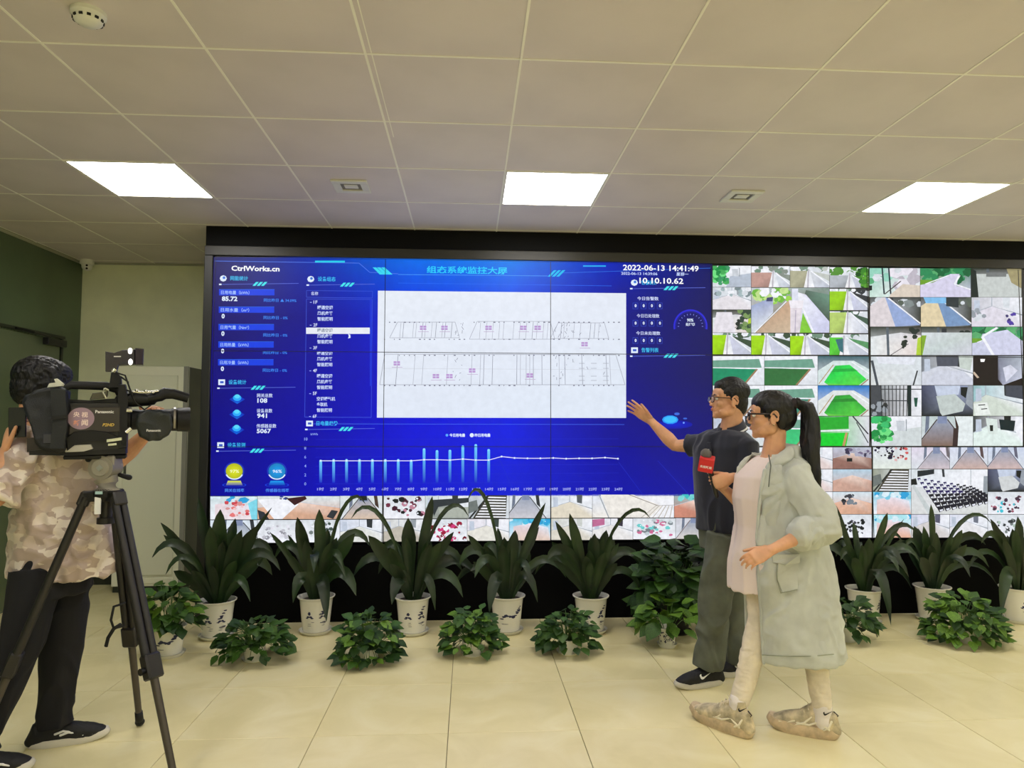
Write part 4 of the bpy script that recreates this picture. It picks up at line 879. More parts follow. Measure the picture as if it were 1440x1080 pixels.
def shoe(parent, T, L, mu, ms, sole_h=.03, chunky=0, laces=None, name='shoe'):
    """sneaker; x = heel to toe, z = up, origin under the heel"""
    T0 = T; T = T @ np.diag((1, 1, 1+.30*chunky, 1)); B = MB(); k = L/.28; X = lambda x: x*k
    up = T0[:3, 2]
    P = [(.008, .03), (.03, .055), (.07, .062), (.12, .052), (.17, .044), (.22, .038), (.255, .031)]
    R_ = [(.026, .026), (.034, .05), (.036, .056), (.037, .044), (.044, .037), (.043, .030), (.032, .022)]
    B.loft([tp(T, (X(x), 0, z)) for x, z in P], [(a*k, c) for a, c in R_], n=20, up=up, rnd=True, sq=.85)
    B.rings([(0, 0, .06, .036, .03), (0, 0, .11, .038, .032), (0, 0, .118, .035, .03)], n=16, T=T @ np.array(Matrix.Translation((X(.055), 0, 0))))
    B.loft([tp(T, (X(.09), 0, .10)), tp(T, (X(.13), 0, .078)), tp(T, (X(.165), 0, .062))], [(.024, .012+.006*chunky), (.022, .012+.004*chunky), (.016, .008)], n=12, up=up, rnd=True)
    o = B.solid(name, mu, parent, voxel=.004, smooth=4, disp=folds(30, .0012, seed=3))
    B = MB(); ww = .006*chunky
    N = 26; out = []
    for i in range(N):
        a = 2*PI*i/N; ca, sa = math.cos(a), math.sin(a)
        x = .14+.145*math.copysign(abs(ca)**.8, ca); yy = (.040+.006*math.sin((x-.1)*9))*math.copysign(abs(sa)**.75, sa); out.append((x, yy))
    V = []
    for (z, g, q) in ((0, .94, 0), (.006, 1.0, 0), (sole_h*.6, 1.03+.04*chunky, 0), (sole_h, .98, 1)):
        for x, yy in out:
            zz = z
            if q: zz = z+.014*max(0, (.10-x)*8)*chunky+.004*math.sin(x*70)*chunky
            toe = max(0, x-.22)*.16
            heel = .004*chunky*math.sin(x*110) if 0 < z < .02 else 0
            V.append((X(.14+(x-.14)*g), yy*g*(1+.08*chunky)+heel, zz+toe))
    F = [(i+j*N, (i+1) % N+j*N, (i+1) % N+(j+1)*N, i+(j+1)*N) for j in range(3) for i in range(N)] + [tuple(range(N))[::-1], tuple(range(3*N, 4*N))]
    B.add(V, F, T); B.build('sole', ms, o, smooth=True, split=50)
    if laces:
        B = MB()
        for i in range(5):
            x = .095+i*.018; z = .113-i*.0115
            B.loft([tp(T, (X(x), -.024, z-.012)), tp(T, (X(x+.004), 0, z+.003)), tp(T, (X(x), .024, z-.012))], [.0026]*3, n=6, up=up, rnd=True)
        B.loft([tp(T, (X(.09), .008, .116)), tp(T, (X(.088), .026, .13)), tp(T, (X(.07), .03, .118))], [.0022]*3, n=6, rnd=True)
        B.build('laces', laces, o, smooth=True)
    return o
SW = [(0, .30), (.05, .10), (.14, .0), (.28, .02), (.50, .16), (1.0, .46), (.55, .26), (.32, .19), (.20, .20), (.14, .28), (.15, .42), (.05, .38)]
def swoosh(parent, T, wd, m, name='tick_logo'):
    """curved tick mark lying on a surface: x along, y up, z out"""
    B = MB(); pts = [tp(T, (x*wd, y*wd*.9, 0)) for x, y in SW]
    # quads between lower and upper outline
    lo = [0, 1, 2, 3, 4, 5]; hi = [11, 10, 9, 8, 7, 6]; lo = [pts[i] for i in lo]; hi = [pts[i] for i in (11, 10, 9, 8, 7, 5)]
    n = T[:3, 2]*.0022; V = lo+hi+[p+n for p in lo]+[p+n for p in hi]; F = []
    for i in range(5):
        F += [(i, i+1, 6+i+1, 6+i), (12+i, 18+i, 18+i+1, 12+i+1), (i, 12+i, 12+i+1, i+1), (6+i, 6+i+1, 18+i+1, 18+i)]
    B.add(V, F); return B.build(name, m, parent)

# ---- the man in the dark polo shirt, pointing at the screens
man = thing('person', 'man in glasses and dark navy polo shirt pointing one arm at the blue screen', 'person', (1.40, 3.84, 0))
fd = np.array((-.82, -.57, 0.)); fa = math.atan2(fd[1], fd[0]); lf = np.array((.57, -.82, 0.))      # chest direction, his left
HC = at(1024, 562, 3.85); Th = frame(HC, (-1, .06, .03), (0, 0, 1))
shR = at(989, 626, 3.98); shL = at(1052, 630, 3.74)
elR = at(950, 627, 4.10); wrR = at(915, 592, 4.17); tipR = at(883, 566, 4.22)
elL = at(1054, 694, 3.68); wrL = at(1046, 768, 3.66)
NB = at(1026, 612, 3.86)
B = MB(); head_shapes(B, Th)
B.loft([tp(Th, (-.03, 0, -.03)), tp(Th, (-.028, 0, -.085)), NB, NB+(0, 0, -.05)], [(.052, .055), (.052, .056), (.058, .062), (.075, .07)], n=18, up=(1, 0, 0))
torso_core(B, (1.43, 3.87), fa+PI/2, .2, 1.33, .88, .075, .125)
def arm(B, a, e_, w_, r=(.047, .042, .036, .041, .034, .0265)):
    B.loft([a, mid(a, e_, .5), mid(a, e_, .92)], r[:3], n=14, rnd=True); B.loft([mid(a, e_, .9), e_, mid(e_, w_, .3), mid(e_, w_, .75), w_], [r[2], r[2], r[3], r[4]*.86, (r[5], r[5]*.85)], n=14, rnd=True)
arm(B, shR, elR, wrR); arm(B, shL, elL, wrL)
Th1 = frame(wrR+(tipR-wrR)*.03, tipR-wrR, (.35, .85, .5)); hand_shapes(B, Th1, side=1, curl=((.05, .08, .06), (.1, .1, .08), (.12, .12, .1), (.2, .2, .12)), thumb=((.8, .5, -.3), .5), spread=.055, k=.95)
Th2 = frame(wrL, (-.12, -.05, -1), (1, 0, 0)); hand_shapes(B, Th2, side=-1, curl=((.4, .5, .4),), spread=.02, k=.95)
hipL, hipR = np.array((1.43, 3.80, .80)), np.array((1.49, 3.95, .80))
knL, anL = at(1002, 860, 3.78), np.array((1.298, 3.75, .09)); knR, anR = at(1026, 855, 3.97), np.array((1.545, 3.905, .09))
for h_, k_, a_ in ((hipL, knL, anL), (hipR, knR, anR)):
    B.loft([h_+(0, 0, -.07), mid(h_, k_, .5), k_, mid(k_, a_, .35), a_], [.055, .055, .045, .045, .035], n=14, rnd=True)
B.solid('body', M_SKIN, man, voxel=.0034, smooth=3)
face_parts(Th, man); glasses(Th, man)
B = MB(); e = lambda c, r: B.ell(tp(Th, c), r, n=24, rot=Th[:3, :3])
e((-.022, 0, .040), (.094, .079, .083)); e((-.004, 0, .066), (.083, .068, .058)); e((-.050, 0, -.008), (.062, .066, .072)); e((-.02, 0, .075), (.08, .06, .058)); e((.05, 0, .082), (.026, .052, .026)); e((-.066, 0, -.03), (.042, .055, .062)); e((-.055, 0, .05), (.068, .068, .062))
for s in (-1, 1): B.loft([tp(Th, (.004, s*.073, .03)), tp(Th, (.003, s*.073, -.004))], [(.012, .005), (.008, .004)], n=8, up=Th[:3, 0], rnd=True)
B.solid('hair', M_HAIR, man, voxel=.004, smooth=2, disp=folds(120, .0018, (1, 1, .5), seed=2))
M_NAVY = mat('dark_navy_knit', (22, 26, 44), .8, bump=.15, bscale=500, sheen=.2)
B = MB(); c0 = np.array((1.43, 3.87))
B.rings([(1.437, 3.87, .805, .168, .125, fa+PI/2), (1.437, 3.87, .86, .17, .13, fa+PI/2), (1.43, 3.87, 1.0, .163, .122, fa+PI/2), (1.425, 3.87, 1.15, .17, .122, fa+PI/2), (1.425, 3.868, 1.27, .172, .112, fa+PI/2), (1.43, 3.865, 1.335, .15, .088, fa+PI/2), (1.433, 3.862, 1.365, .09, .07, fa+PI/2)], n=32)
B.loft([mid(shR, NB, .75)+(0, 0, -.01), shR+(0, 0, .0), mid(shR, elR, .4), mid(shR, elR, .54)], [.07, .066, .062, .066], n=18, up=(0, 0, 1))
B.loft([mid(shL, NB, .75)+(0, 0, -.01), shL, mid(shL, elL, .5), mid(shL, elL, .68)], [.07, .068, .064, .070], n=18, up=(1, 0, 0))
B.solid('polo_shirt', M_NAVY, man, voxel=.006, smooth=4, disp=folds(10, .010, (1, 1, .5), seed=1))
polo = man.children[-1]
# collar with the pale stripe, placket and buttons
def band(name, m, prof, parent, C_, ang, gap=.55, rx=.062, ry=.066, tilt=.25, n=30, lift=0):
    B = MB(); V = []; 
    for i in range(n):
        a = ang+gap/2+(2*PI-gap)*i/(n-1)
        for (dr, dz) in prof:
            x = (rx+dr)*math.cos(a); y = (ry+dr)*math.sin(a); V.append((C_[0]+x, C_[1]+y, C_[2]+dz-tilt*(math.cos(a-ang))*.07))
    k = len(prof); F = [(i*k+j, i*k+(j+1) % k, (i+1)*k+(j+1) % k, (i+1)*k+j) for i in range(n-1) for j in range(k)] + [tuple(range(k)), tuple((n-1)*k+j for j in range(k))[::-1]]
    B.add(V, F); return B.build(name, m, parent, smooth=True, split=50)
band('collar', M_NAVY, [(0, .022), (.006, .024), (.030, -.026), (.025, -.028), (0, -.02)], polo, NB+(0.008, 0, .046), fa, rx=.062, ry=.066, tilt=.42)
band('collar_stripe', mat('pale_stripe', (220, 220, 222), .8), [(.0215, -.0115), (.0255, -.0115), (.0295, -.0195), (.0255, -.0195)], polo, NB+(0.008, 0, .046), fa, rx=.062, ry=.066, tilt=.42)
pl = np.array((1.43, 3.87, 0))+fd*.113
B = MB(); T_ = frame(pl+(0, 0, 1.29), (0, 0, -1), fd+np.array((0, 0, .35))); B.box((-.01, -.014, -.004), (.13, .014, .006), T=T_, bev=.002); q = B.build('placket', M_NAVY, polo)
for k in (.03, .07, .11): B = MB(); B.ell(tp(T_, (k, 0, .007)), (.005, .005, .002), n=10); B.build('button', mat('pale_button', (170, 170, 175), .4), q)
M_TRS = mat('grey_green_twill', (92, 96, 82), .85, noise=.12, nscale=10, bump=.2, bscale=400)
B = MB(); fr = fa+PI/2
B.rings([(1.45, 3.865, .70, .155, .125, fr), (1.45, 3.865, .80, .158, .122, fr), (1.445, 3.868, .87, .15, .115, fr)], n=28)
B.loft([hipL+(0, 0, -.02), mid(hipL, knL, .5), knL, mid(knL, anL, .5), anL+(.0, 0, .05), anL+(-.006, 0, .0)], [(.105, .11), (.098, .10), .086, .080, (.078, .08), (.078, .082)], n=22, up=(1, 0, 0))
B.loft([hipR+(0, 0, -.02), mid(hipR, knR, .5), knR, mid(knR, anR, .5), anR+(-.005, 0, .05), anR+(0, 0, -.02)], [(.105, .11), (.098, .10), .088, .09, (.094, .094), (.098, .098)], n=22, up=(1, 0, 0))
trs = B.solid('trousers', M_TRS, man, voxel=.0065, smooth=4, disp=folds(9, .013, (1, 1, .55), seed=4))
M_BLK = mat('black_sneaker_knit', (17, 17, 19), .7, bump=.3, bscale=300); M_WSOLE = mat('pale_sole', (206, 202, 190), .6); M_WHT = mat('white_print', (232, 232, 230), .6)
def gframe(heel, toe):
    d = np.array((toe[0]-heel[0], toe[1]-heel[1], 0)); L_ = np.linalg.norm(d); return frame((heel[0], heel[1], 0), d, (0, 0, 1)), L_
T_, L_ = gframe((1.372, 3.765), (1.102, 3.70)); s1 = shoe(man, T_, L_, M_BLK, M_WSOLE, .03)
swoosh(s1, frame(tp(T_, (.16, .047, .052)), T_[:3, :3] @ np.array((-1, 0, 0.)), T_[:3, :3] @ np.array((0, 1., .35))), .07, M_WHT)
T_, L_ = gframe((1.62, 3.92), (1.37, 3.86)); s2 = shoe(man, T_, L_, M_BLK, M_WSOLE, .03)
swoosh(s2, frame(tp(T_, (.16, .047, .052)), T_[:3, :3] @ np.array((-1, 0, 0.)), T_[:3, :3] @ np.array((0, 1., .35))), .07, M_WHT)

# ---- the woman with the ponytail and the long pale coat, holding the microphone
wom = thing('person', 'woman with a long black ponytail in a pale grey-green coat holding the microphone', 'person', (1.42, 3.2, 0))
fw = np.array((-.96, -.28, 0.)); fa = math.atan2(fw[1], fw[0])
HC = at(1083, 584, 3.26); Th = frame(HC, (-.93, .33, -.02), (0, 0, 1))
shL = at(1118, 668, 3.12); shR = at(1062, 664, 3.42); NB = at(1090, 638, 3.26)
elL = at(1150, 742, 3.03); wrL = at(1083, 774, 2.96)
elR = at(1052, 716, 3.50); wrR = at(1014, 684, 3.42)
B = MB(); head_shapes(B, Th, True)
B.loft([tp(Th, (-.025, 0, -.03)), tp(Th, (-.022, 0, -.09)), NB+(-.01, 0, -.01), NB+(-.02, 0, -.06)], [(.044, .047), (.044, .048), (.05, .055), (.075, .065)], n=18, up=(1, 0, 0))
torso_core(B, (1.43, 3.26), fa+PI/2, .17, 1.25, .80, .085, .13)
ra = (.040, .036, .032, .037, .030, .024)
arm(B, shL, elL, wrL, ra); arm(B, shR, elR, wrR, ra)
hd = at(1047, 790, 2.95)-wrL
Thl = frame(wrL, hd, (-.2, -.8, .55)); hand_shapes(B, Thl, side=-1, curl=((.35, .6, .5), (.4, .65, .5), (.45, .7, .5), (.5, .7, .5)), thumb=((.8, .45, -.35), .5), spread=.02, k=.88)
# right hand closed round the microphone handle
mic_lo, mic_hi = at(1008, 698, 3.40), at(991.5, 634, 3.40); ax = mic_hi-mic_lo; ax /= np.linalg.norm(ax)
grip = at(1004.5, 677, 3.40)
xd = np.array((-.75, -.05, .1)); xd = xd-ax*np.dot(xd, ax); xd /= np.linalg.norm(xd)
zd = np.cross(xd, ax)                             # back of the hand
if zd[1] > 0: zd = -zd
pc = grip-xd*.07+zd*.030
Thm = frame(pc, xd, zd); wr_ = pc
B.loft([wrR, mid(wrR, pc, .6), pc], [.024, .024, .025], n=12, rnd=True)
sd = 1 if np.dot(Thm[:3, 1], ax) > 0 else -1
hand_shapes(B, Thm, side=sd, curl=((1.15, 1.45, .8), (1.2, 1.45, .8), (1.25, 1.45, .8), (1.3, 1.45, .8)), thumb=((.72, .35, -.7), .5), spread=.0, k=.88)
hipL, hipR = np.array((1.47, 3.17, .76)), np.array((1.42, 3.33, .76))
aF = np.array((1.230, 3.165, .10)); kF = at(1069, 872, 3.22); aB = np.array((1.592, 3.105, .10)); kB = at(1141, 872, 3.14)
for h_, k_, a_ in ((hipL, kB, aB), (hipR, kF, aF)): B.loft([h_, mid(h_, k_, .5), k_, mid(k_, a_, .35), a_], [.055, .05, .04, .04, .028], n=14, rnd=True)
B.solid('body', M_SKIN, wom, voxel=.0034, smooth=3)
face_parts(Th, wom); glasses(Th, wom, 1.7)
B = MB(); e = lambda c, r: B.ell(tp(Th, c), r, n=24, rot=Th[:3, :3])
e((-.022, 0, .036), (.098, .083, .085)); e((-.002, 0, .058), (.087, .074, .064)); e((-.060, 0, .0), (.062, .070, .078)); e((.030, 0, .058), (.050, .070, .046))
for s in (-1, 1):
    B.ell(tp(Th, (-.008, s*.066, .032)), (.045, .018, .032), n=16, rot=Th[:3, :3]); B.ell(tp(Th, (-.048, s*.052, -.022)), (.026, .026, .05), n=16, rot=Th[:3, :3])
    B.loft([tp(Th, (.018, s*.074, .012)), tp(Th, (.012, s*.078, -.02)), tp(Th, (.010, s*.077, -.045))], [(.009, .003), (.004, .002), (.002, .001)], n=8, up=Th[:3, 0], rnd=True)
hw = B.solid('hair', M_HAIR, wom, voxel=.004, smooth=2, disp=folds(55, .0022, (1, 1, .4), seed=8))
B = MB(); yy = 3.2
pt = [at(1106, 570, 3.22), at(1120, 566, 3.20), at(1134, 572, yy), at(1139, 590, yy), at(1139, 615, yy-.01), at(1140, 640, yy-.03), at(1146, 668, yy-.05), at(1152, 690, yy-.06)]
B.loft(pt, [(.022, .022), (.026, .022), (.036, .034), (.044, .040), (.05, .045), (.046, .04), (.032, .026), (.008, .008)], n=20, up=(1, 0, 0), rnd=True)
B.solid('ponytail', M_HAIR, wom, voxel=.004, smooth=2, disp=folds(60, .004, (1, 1, .12), seed=9))
B = MB(); B.loft([at(1112, 568, 3.212), at(1119, 567, 3.205)], [.027, .027], n=16); B.build('hair_tie', mat('dark_hair_tie', (30, 16, 22), .6), wom, smooth=True, split=50)
B = MB(); B.ell(tp(Th, (-.008, .083, -.046)), (.004, .004, .005), n=10); B.build('earring', mat('earring_metal', (210, 190, 150), .2, metal=1), wom, smooth=True)
M_TEE = mat('pale_pink_white_cotton', (226, 210, 206), .85, bump=.1, bscale=400)
B = MB(); fr = fa+PI/2
B.rings([(1.375, 3.27, .615, .158, .125, fr), (1.38, 3.27, .75, .156, .125, fr), (1.395, 3.27, .92, .142, .112, fr), (1.39, 3.27, 1.05, .145, .118, fr), (1.40, 3.27, 1.15, .145, .108, fr), (1.425, 3.268, 1.215, .12, .082, fr), (1.435, 3.265, 1.245, .07, .062, fr)], n=30)
B.solid('long_tee', M_TEE, wom, voxel=.006, smooth=4, disp=folds(10, .008, (1, 1, .3), seed=11))
# coat: an open shell with a gap at the front, sleeves, hood, pocket
M_COAT = mat('pale_grey_green_cotton', (190, 194, 186), .8, noise=.05, nscale=9, bump=.15, bscale=350)
def shell(B, L, a0, a1, th=.012, n=44, open_=0):
    """open sheet wrapped round a body: L = (cx, cy, z, rx, ry), from angle a0 to a1, made th thick"""
    k = len(L); V = []
    for side_ in (0, 1):
        for (cx, cy, z, rx, ry) in L:
            o_ = max(0, z-.80)/.45; A = np.linspace(a0+open_*o_**1.3, a1, n)
            V.append(np.c_[cx+(rx-side_*th)*np.cos(A), cy+(ry-side_*th)*np.sin(A), np.full(n, z)])
    V = np.concatenate(V); F = []; o = k*n
    for i in range(k-1):
        for j in range(n-1):
            F.append((i*n+j, i*n+j+1, (i+1)*n+j+1, (i+1)*n+j)); F.append((o+i*n+j, o+(i+1)*n+j, o+(i+1)*n+j+1, o+i*n+j+1))
    for j in range(n-1): F.append((j, o+j, o+j+1, j+1)); q = (k-1)*n; F.append((q+j, q+j+1, o+q+j+1, o+q+j))
    for i in range(k-1): F.append((i*n, (i+1)*n, o+(i+1)*n, o+i*n)); q = n-1; F.append((i*n+q, o+i*n+q, o+(i+1)*n+q, (i+1)*n+q))
    B.add(V, F)
d2r = math.radians
B = MB()
L1 = [(1.535, 3.22, .325, .222, .20), (1.53, 3.22, .40, .22, .197), (1.52, 3.22, .55, .212, .19), (1.505, 3.225, .72, .205, .18), (1.487, 3.235, .88, .19, .17), (1.465, 3.245, 1.02, .175, .165), (1.45, 3.255, 1.12, .162, .162), (1.445, 3.26, 1.19, .148, .15), (1.447, 3.262, 1.235, .115, .115), (1.45, 3.262, 1.262, .085, .085)]
shell(B, L1, d2r(-152), d2r(158), open_=d2r(34))
cuffL = mid(elL, wrL, .34)
B.loft([NB+(.02, -.02, -.055), shL+(0, .0, .0), mid(shL, elL, .35), mid(shL, elL, .8)+(.02, -.005, 0), elL+(.022, -.01, .0), mid(elL, wrL, .18), cuffL], [.05, .072, .078, (.092, .085), (.088, .08), (.08, .072), (.072, .066)], n=22, up=(1, 0, 0), rnd=False)
B.loft([mid(shR, NB, .5)+(0, 0, -.03), shR, mid(shR, elR, .7), elR+(-.01, 0, 0), mid(elR, wrR, .15)], [.05, .062, .065, .062, .056], n=20, up=(1, 0, 0))
coat = B.solid('coat', M_COAT, wom, voxel=.0058, smooth=3, disp=(lambda P, f1=folds(7, .010, (1, 1, .42), seed=13), f2=folds(15, .007, (1, 1, .8), seed=14): f1(P)+f2(P)))
B = MB()
for t_ in (.30, .22, .13): B.loft([mid(elL, wrL, t_+.02), mid(elL, wrL, t_-.06)], [(.078, .070), (.085, .077)], n=22, up=(1, 0, 0), rnd=True)
B.solid('rolled_cuff', M_COAT, coat, voxel=.005, smooth=2, disp=folds(18, .008, (1, 1, 1), seed=17))
# hood lying on the shoulders, and lapels
B = MB(); HP = []; HR = []
for a, r, z, th in ((-118, .108, 1.205, .018), (-100, .105, 1.225, .024), (-80, .103, 1.245, .032), (-30, .105, 1.262, .042), (20, .105, 1.265, .042), (70, .10, 1.25, .032), (110, .098, 1.22, .024), (150, .10, 1.18, .017)):
    HP.append((1.447+r*math.cos(d2r(a)), 3.262+r*math.sin(d2r(a)), z)); HR.append((th, th*1.1))
B.loft(HP, HR, n=16, rnd=True)
B.ell((1.553, 3.215, 1.205), (.055, .095, .055), n=20)
B.solid('hood', M_COAT, coat, voxel=.005, smooth=3, disp=folds(13, .007, seed=21))
B = MB()
for a in (-153, 157):
    q_ = lambda z: d2r(a+(34*(max(0, z-.80)/.45)**1.3 if a < 0 else 0)); P = [(cx+rx*math.cos(q_(z)), cy+ry*math.sin(q_(z)), z) for cx, cy, z, rx, ry in L1[:8]]; B.loft(P, [.008]*len(P), n=8, rnd=True)
B.build('front_edge', M_COAT, coat, smooth=True)
B = MB(); P = [at(1081, 640, 3.15), at(1084, 655, 3.10), at(1082, 672, 3.07), at(1081, 684, 3.06)]; B.loft(P, [.0028]*4, n=6, rnd=True); B.build('drawstring', mat('grey_cord', (88, 92, 84), .8), coat, smooth=True)
def on_shell(px, py, dz=.0):
    """point of the coat's outside that the photograph shows at (px, py)"""
    best = None
    for Y in np.linspace(3.25, 2.95, 61):
        p = at(px, py, Y); z = min(max(p[2], L1[0][2]), L1[-1][2])
        for q0, q1 in zip(L1[:-1], L1[1:]):
            if q0[2] <= z <= q1[2]:
                t_ = (z-q0[2])/(q1[2]-q0[2]); c = np.array(q0)*(1-t_)+np.array(q1)*t_
        v = ((p[0]-c[0])/(c[3]+dz))**2+((p[1]-c[1])/(c[4]+dz))**2
        if best is None or abs(v-1) < best[0]: best = (abs(v-1), p)
    return best[1]
def patch(name, pts, m, parent, lift=.012, th=.006):
    P = [on_shell(x, y, lift) for x, y in pts]; B = MB(); B.prism(P, (0, -th, 0)); return B.build(name, m, parent, smooth=False)
def seam(name, pts, r, m, parent, lift=.010):
    B = MB(); B.loft([on_shell(x, y, lift) for x, y in pts], [r]*len(pts), n=6, rnd=True); return B.build(name, m, parent, smooth=True)
M_SEAM = mat('coat_seam', (146, 152, 132), .85)
pk = patch('pocket', [(1093, 793), (1102, 833), (1128, 838), (1150, 826), (1124, 792)][::-1] if False else [(1094, 790), (1122, 790), (1121, 828), (1100, 834), (1092, 812)], M_COAT, coat, .008, .006)
patch('pocket_flap', [(1086, 780), (1124, 779), (1124, 791), (1104, 794), (1086, 790)], M_COAT, coat, .012, .006)
seam('pocket_seam', [(1092, 795), (1093, 815), (1098, 834), (1121, 829)], .002, M_SEAM, coat, .016)
seam('hem_seam', [(1072, 921), (1090, 922), (1110, 923), (1130, 923), (1150, 922), (1172, 920)], .0022, M_SEAM, coat, .009)
M_LEG = mat('cream_leggings', (226, 214, 190), .8, noise=.04, nscale=20, bump=.25, bscale=250)
B = MB()
for h_, k_, a_ in ((hipL, kB, aB), (hipR, kF, aF)): B.loft([h_, mid(h_, k_, .5), k_, mid(k_, a_, .3), mid(k_, a_, .7), a_+(0, 0, .03)], [.085, .072, .056, .056, .048, .043], n=18, up=(1, 0, 0), rnd=False)
B.solid('leggings', M_LEG, wom, voxel=.005, smooth=3, disp=folds(22, .0022, (1, 1, 1.6), seed=23))
M_SOCK = mat('white_sock', (232, 224, 218), .85, bump=.3, bscale=300); M_SNK = mat('cream_sneaker', (198, 184, 150), .65, noise=.22, nscale=22, bump=.3, bscale=120); M_SSOLE = mat('beige_sole', (204, 182, 148), .7, noise=.1, nscale=30)
for a_, hh, tt in ((aF, (1.262, 3.105), (1.087, 3.365)), (aB, (1.645, 3.078), (1.405, 3.232))):
    B = MB(); B.loft([a_+(0, 0, .045), a_+(0, 0, 0), a_+(0, 0, -.03)], [.042, .040, .042], n=18, up=(1, 0, 0), rnd=True); sk = B.solid('sock', M_SOCK, wom, voxel=.004, smooth=2)
    tk = (a_+(-.024, -.042, -.018)); swoosh(sk, frame(a_+(-.018, -.0425, .004), (1, -.05, .0), (0, -1, 0)) @ np.array(Matrix.Rotation(PI, 4, 'Z')) @ np.array(Matrix.Scale(-1, 4, (1, 0, 0))) @ np.array(Matrix.Scale(-1, 4, (0, 1, 0))) if False else frame(a_+(-.02, -.0445, .014), (1, 0, 0), (0, -1, 0)), .042, mat('black_print', (22, 22, 24), .7))
    T_, L_ = gframe(hh, tt); sh = shoe(wom, T_, L_, M_SNK, M_SSOLE, .038, chunky=1, laces=mat('cream_lace', (222, 212, 184), .8))
    B = MB()                                      # overlays along the side of the shoe
    sgn = 1
    for yy_, pts in ((1, [(.03, .05), (.07, .075), (.11, .055), (.16, .055)]), (1, [(.10, .09), (.13, .06), (.17, .045)]), (1, [(.02, .085), (.03, .06), (.05, .045)]), (1, [(.17, .062), (.20, .05), (.235, .046)])):
        for s in (1, -1): B.loft([tp(T_, (x*L_/.28, s*(.0405-.10*max(0, x-.2)-(.0 if z_ < .06 else (z_-.06)*.35)), z_)) for x, z_ in pts], [(.0055, .0048)]*len(pts), n=8, rnd=True)
    B.build('overlays', mat('pale_overlay', (236, 228, 202), .6), sh, smooth=True)
    B = MB(); B.loft([tp(T_, (.01, 0, .085)), tp(T_, (-.005, 0, .105)), tp(T_, (.012, 0, .118))], [.003]*3, n=6, rnd=True); B.build('heel_loop', mat('dark_loop', (52, 46, 42), .7), sh, smooth=True)

# ---- microphone
mic = thing('microphone', 'hand microphone with a grey foam ball and a red cube, held by the woman', 'microphone', tuple(mic_lo))
Tm = frame(mic_lo, ax, (0, -1, 0)); Lm = np.linalg.norm(mic_hi-mic_lo)
B = MB(); B.loft([tp(Tm, (0, 0, 0)), tp(Tm, (.02, 0, 0)), tp(Tm, (.12, 0, 0)), tp(Tm, (Lm*.8, 0, 0))], [.010, .0125, .0135, .016], n=16, rnd=True); B.build('handle', mat('black_handle', (16, 16, 18), .4), mic, smooth=True)
B = MB(); B.ell(tp(Tm, (Lm*.92, 0, 0)), (.030, .027, .027), n=20, rot=Tm[:3, :3]); B.build('foam_ball', mat('grey_foam', (104, 100, 96), .95, bump=.5, bscale=300), mic, smooth=True)
M_RED = mat('red_cube', (206, 30, 34), .4)
Tc = frame(at(993.5, 652, 3.40), (.92, -.35, -.18), (.10, -.3, .95)); B = MB(); B.box((-.036, -.036, -.036), (.036, .036, .036), T=Tc, bev=.004); cube = B.build('cube', M_RED, mic)
lettering('lettering', '央视新闻', Tc @ np.array([[1, 0, 0, -.028], [0, 0, -1, -.0365], [0, 1, 0, -.014], [0, 0, 0, 1.]]), .056, M_WHT, cube, bold=.02)

# ---- cameraman at the left edge
cmn = thing('person', 'cameraman in a shiny taupe patterned shirt and black trousers behind the camcorder', 'person', (-1.85, 3.15, 0))
HC = at(62, 544, 3.26); Th = frame(HC, (.62, .76, -.12), (0, 0, 1))
NB = at(56, 604, 3.22); fa = .0
shN = at(28, 648, 3.04); elN = at(-8, 706, 2.96); wrN = at(8, 634, 3.00)
shF = at(62, 645, 3.40); elF = at(165, 650, 3.36); wrF = at(217, 599, 3.30)
B = MB(); head_shapes(B, Th)
B.loft([tp(Th, (-.03, 0, -.03)), tp(Th, (-.028, 0, -.085)), NB, NB+(0, 0, -.06)], [(.055, .055), (.055, .056), (.06, .062), (.075, .07)], n=18, up=(1, 0, 0))
torso_core(B, (-1.80, 3.21), PI/2, .2, 1.32, .86, .08, .12)
arm(B, shN, elN, wrN); arm(B, shF, elF, wrF)
Tn = frame(wrN, at(17, 585, 3.02)-wrN, (-1, -.45, 0)); hand_shapes(B, Tn, side=-1, curl=((.35, .55, .4), (.4, .55, .4), (.45, .55, .4), (.5, .6, .4)), thumb=((.8, .5, -.3), .4), spread=.06, k=.95)
tl = at(221, 571, 3.27); Tf = frame(wrF, tl-wrF, (-.2, 1, .2)); hand_shapes(B, Tf, side=-1, curl=((1.2, .5, .4), (1.2, .5, .4), (1.2, .5, .4), (1.2, .5, .4)), thumb=((.8, .5, -.3), .4), spread=.03, k=.95)
hF, hN = np.array((-1.80, 3.29, .80)), np.array((-1.84, 3.12, .80)); kF_ = at(88, 900, 3.26); aF_ = np.array((-1.80, 3.225, .10)); kN_ = at(32, 900, 3.06); aN_ = np.array((-1.955, 2.975, .10))
for h_, k_, a_ in ((hF, kF_, aF_), (hN, kN_, aN_)): B.loft([h_+(0, 0, -.07), mid(h_, k_, .5), k_, mid(k_, a_, .35), a_], [.055, .055, .045, .045, .035], n=14, rnd=True)
B.solid('body', M_SKIN, cmn, voxel=.0034, smooth=3)
face_parts(Th, cmn)
B = MB(); e = lambda c, r: B.ell(tp(Th, c), r, n=24, rot=Th[:3, :3])
e((-.022, 0, .044), (.112, .098, .094)); e((.01, 0, .060), (.095, .086, .070)); e((-.055, 0, -.012), (.075, .084, .085)); e((.060, 0, .062), (.040, .062, .036))
for s in (-1, 1): e((-.01, s*.076, .012), (.055, .022, .045))
B.solid('hair', M_HAIR, cmn, voxel=.004, smooth=2, disp=folds(60, .004, (1, 1, .6), seed=31))
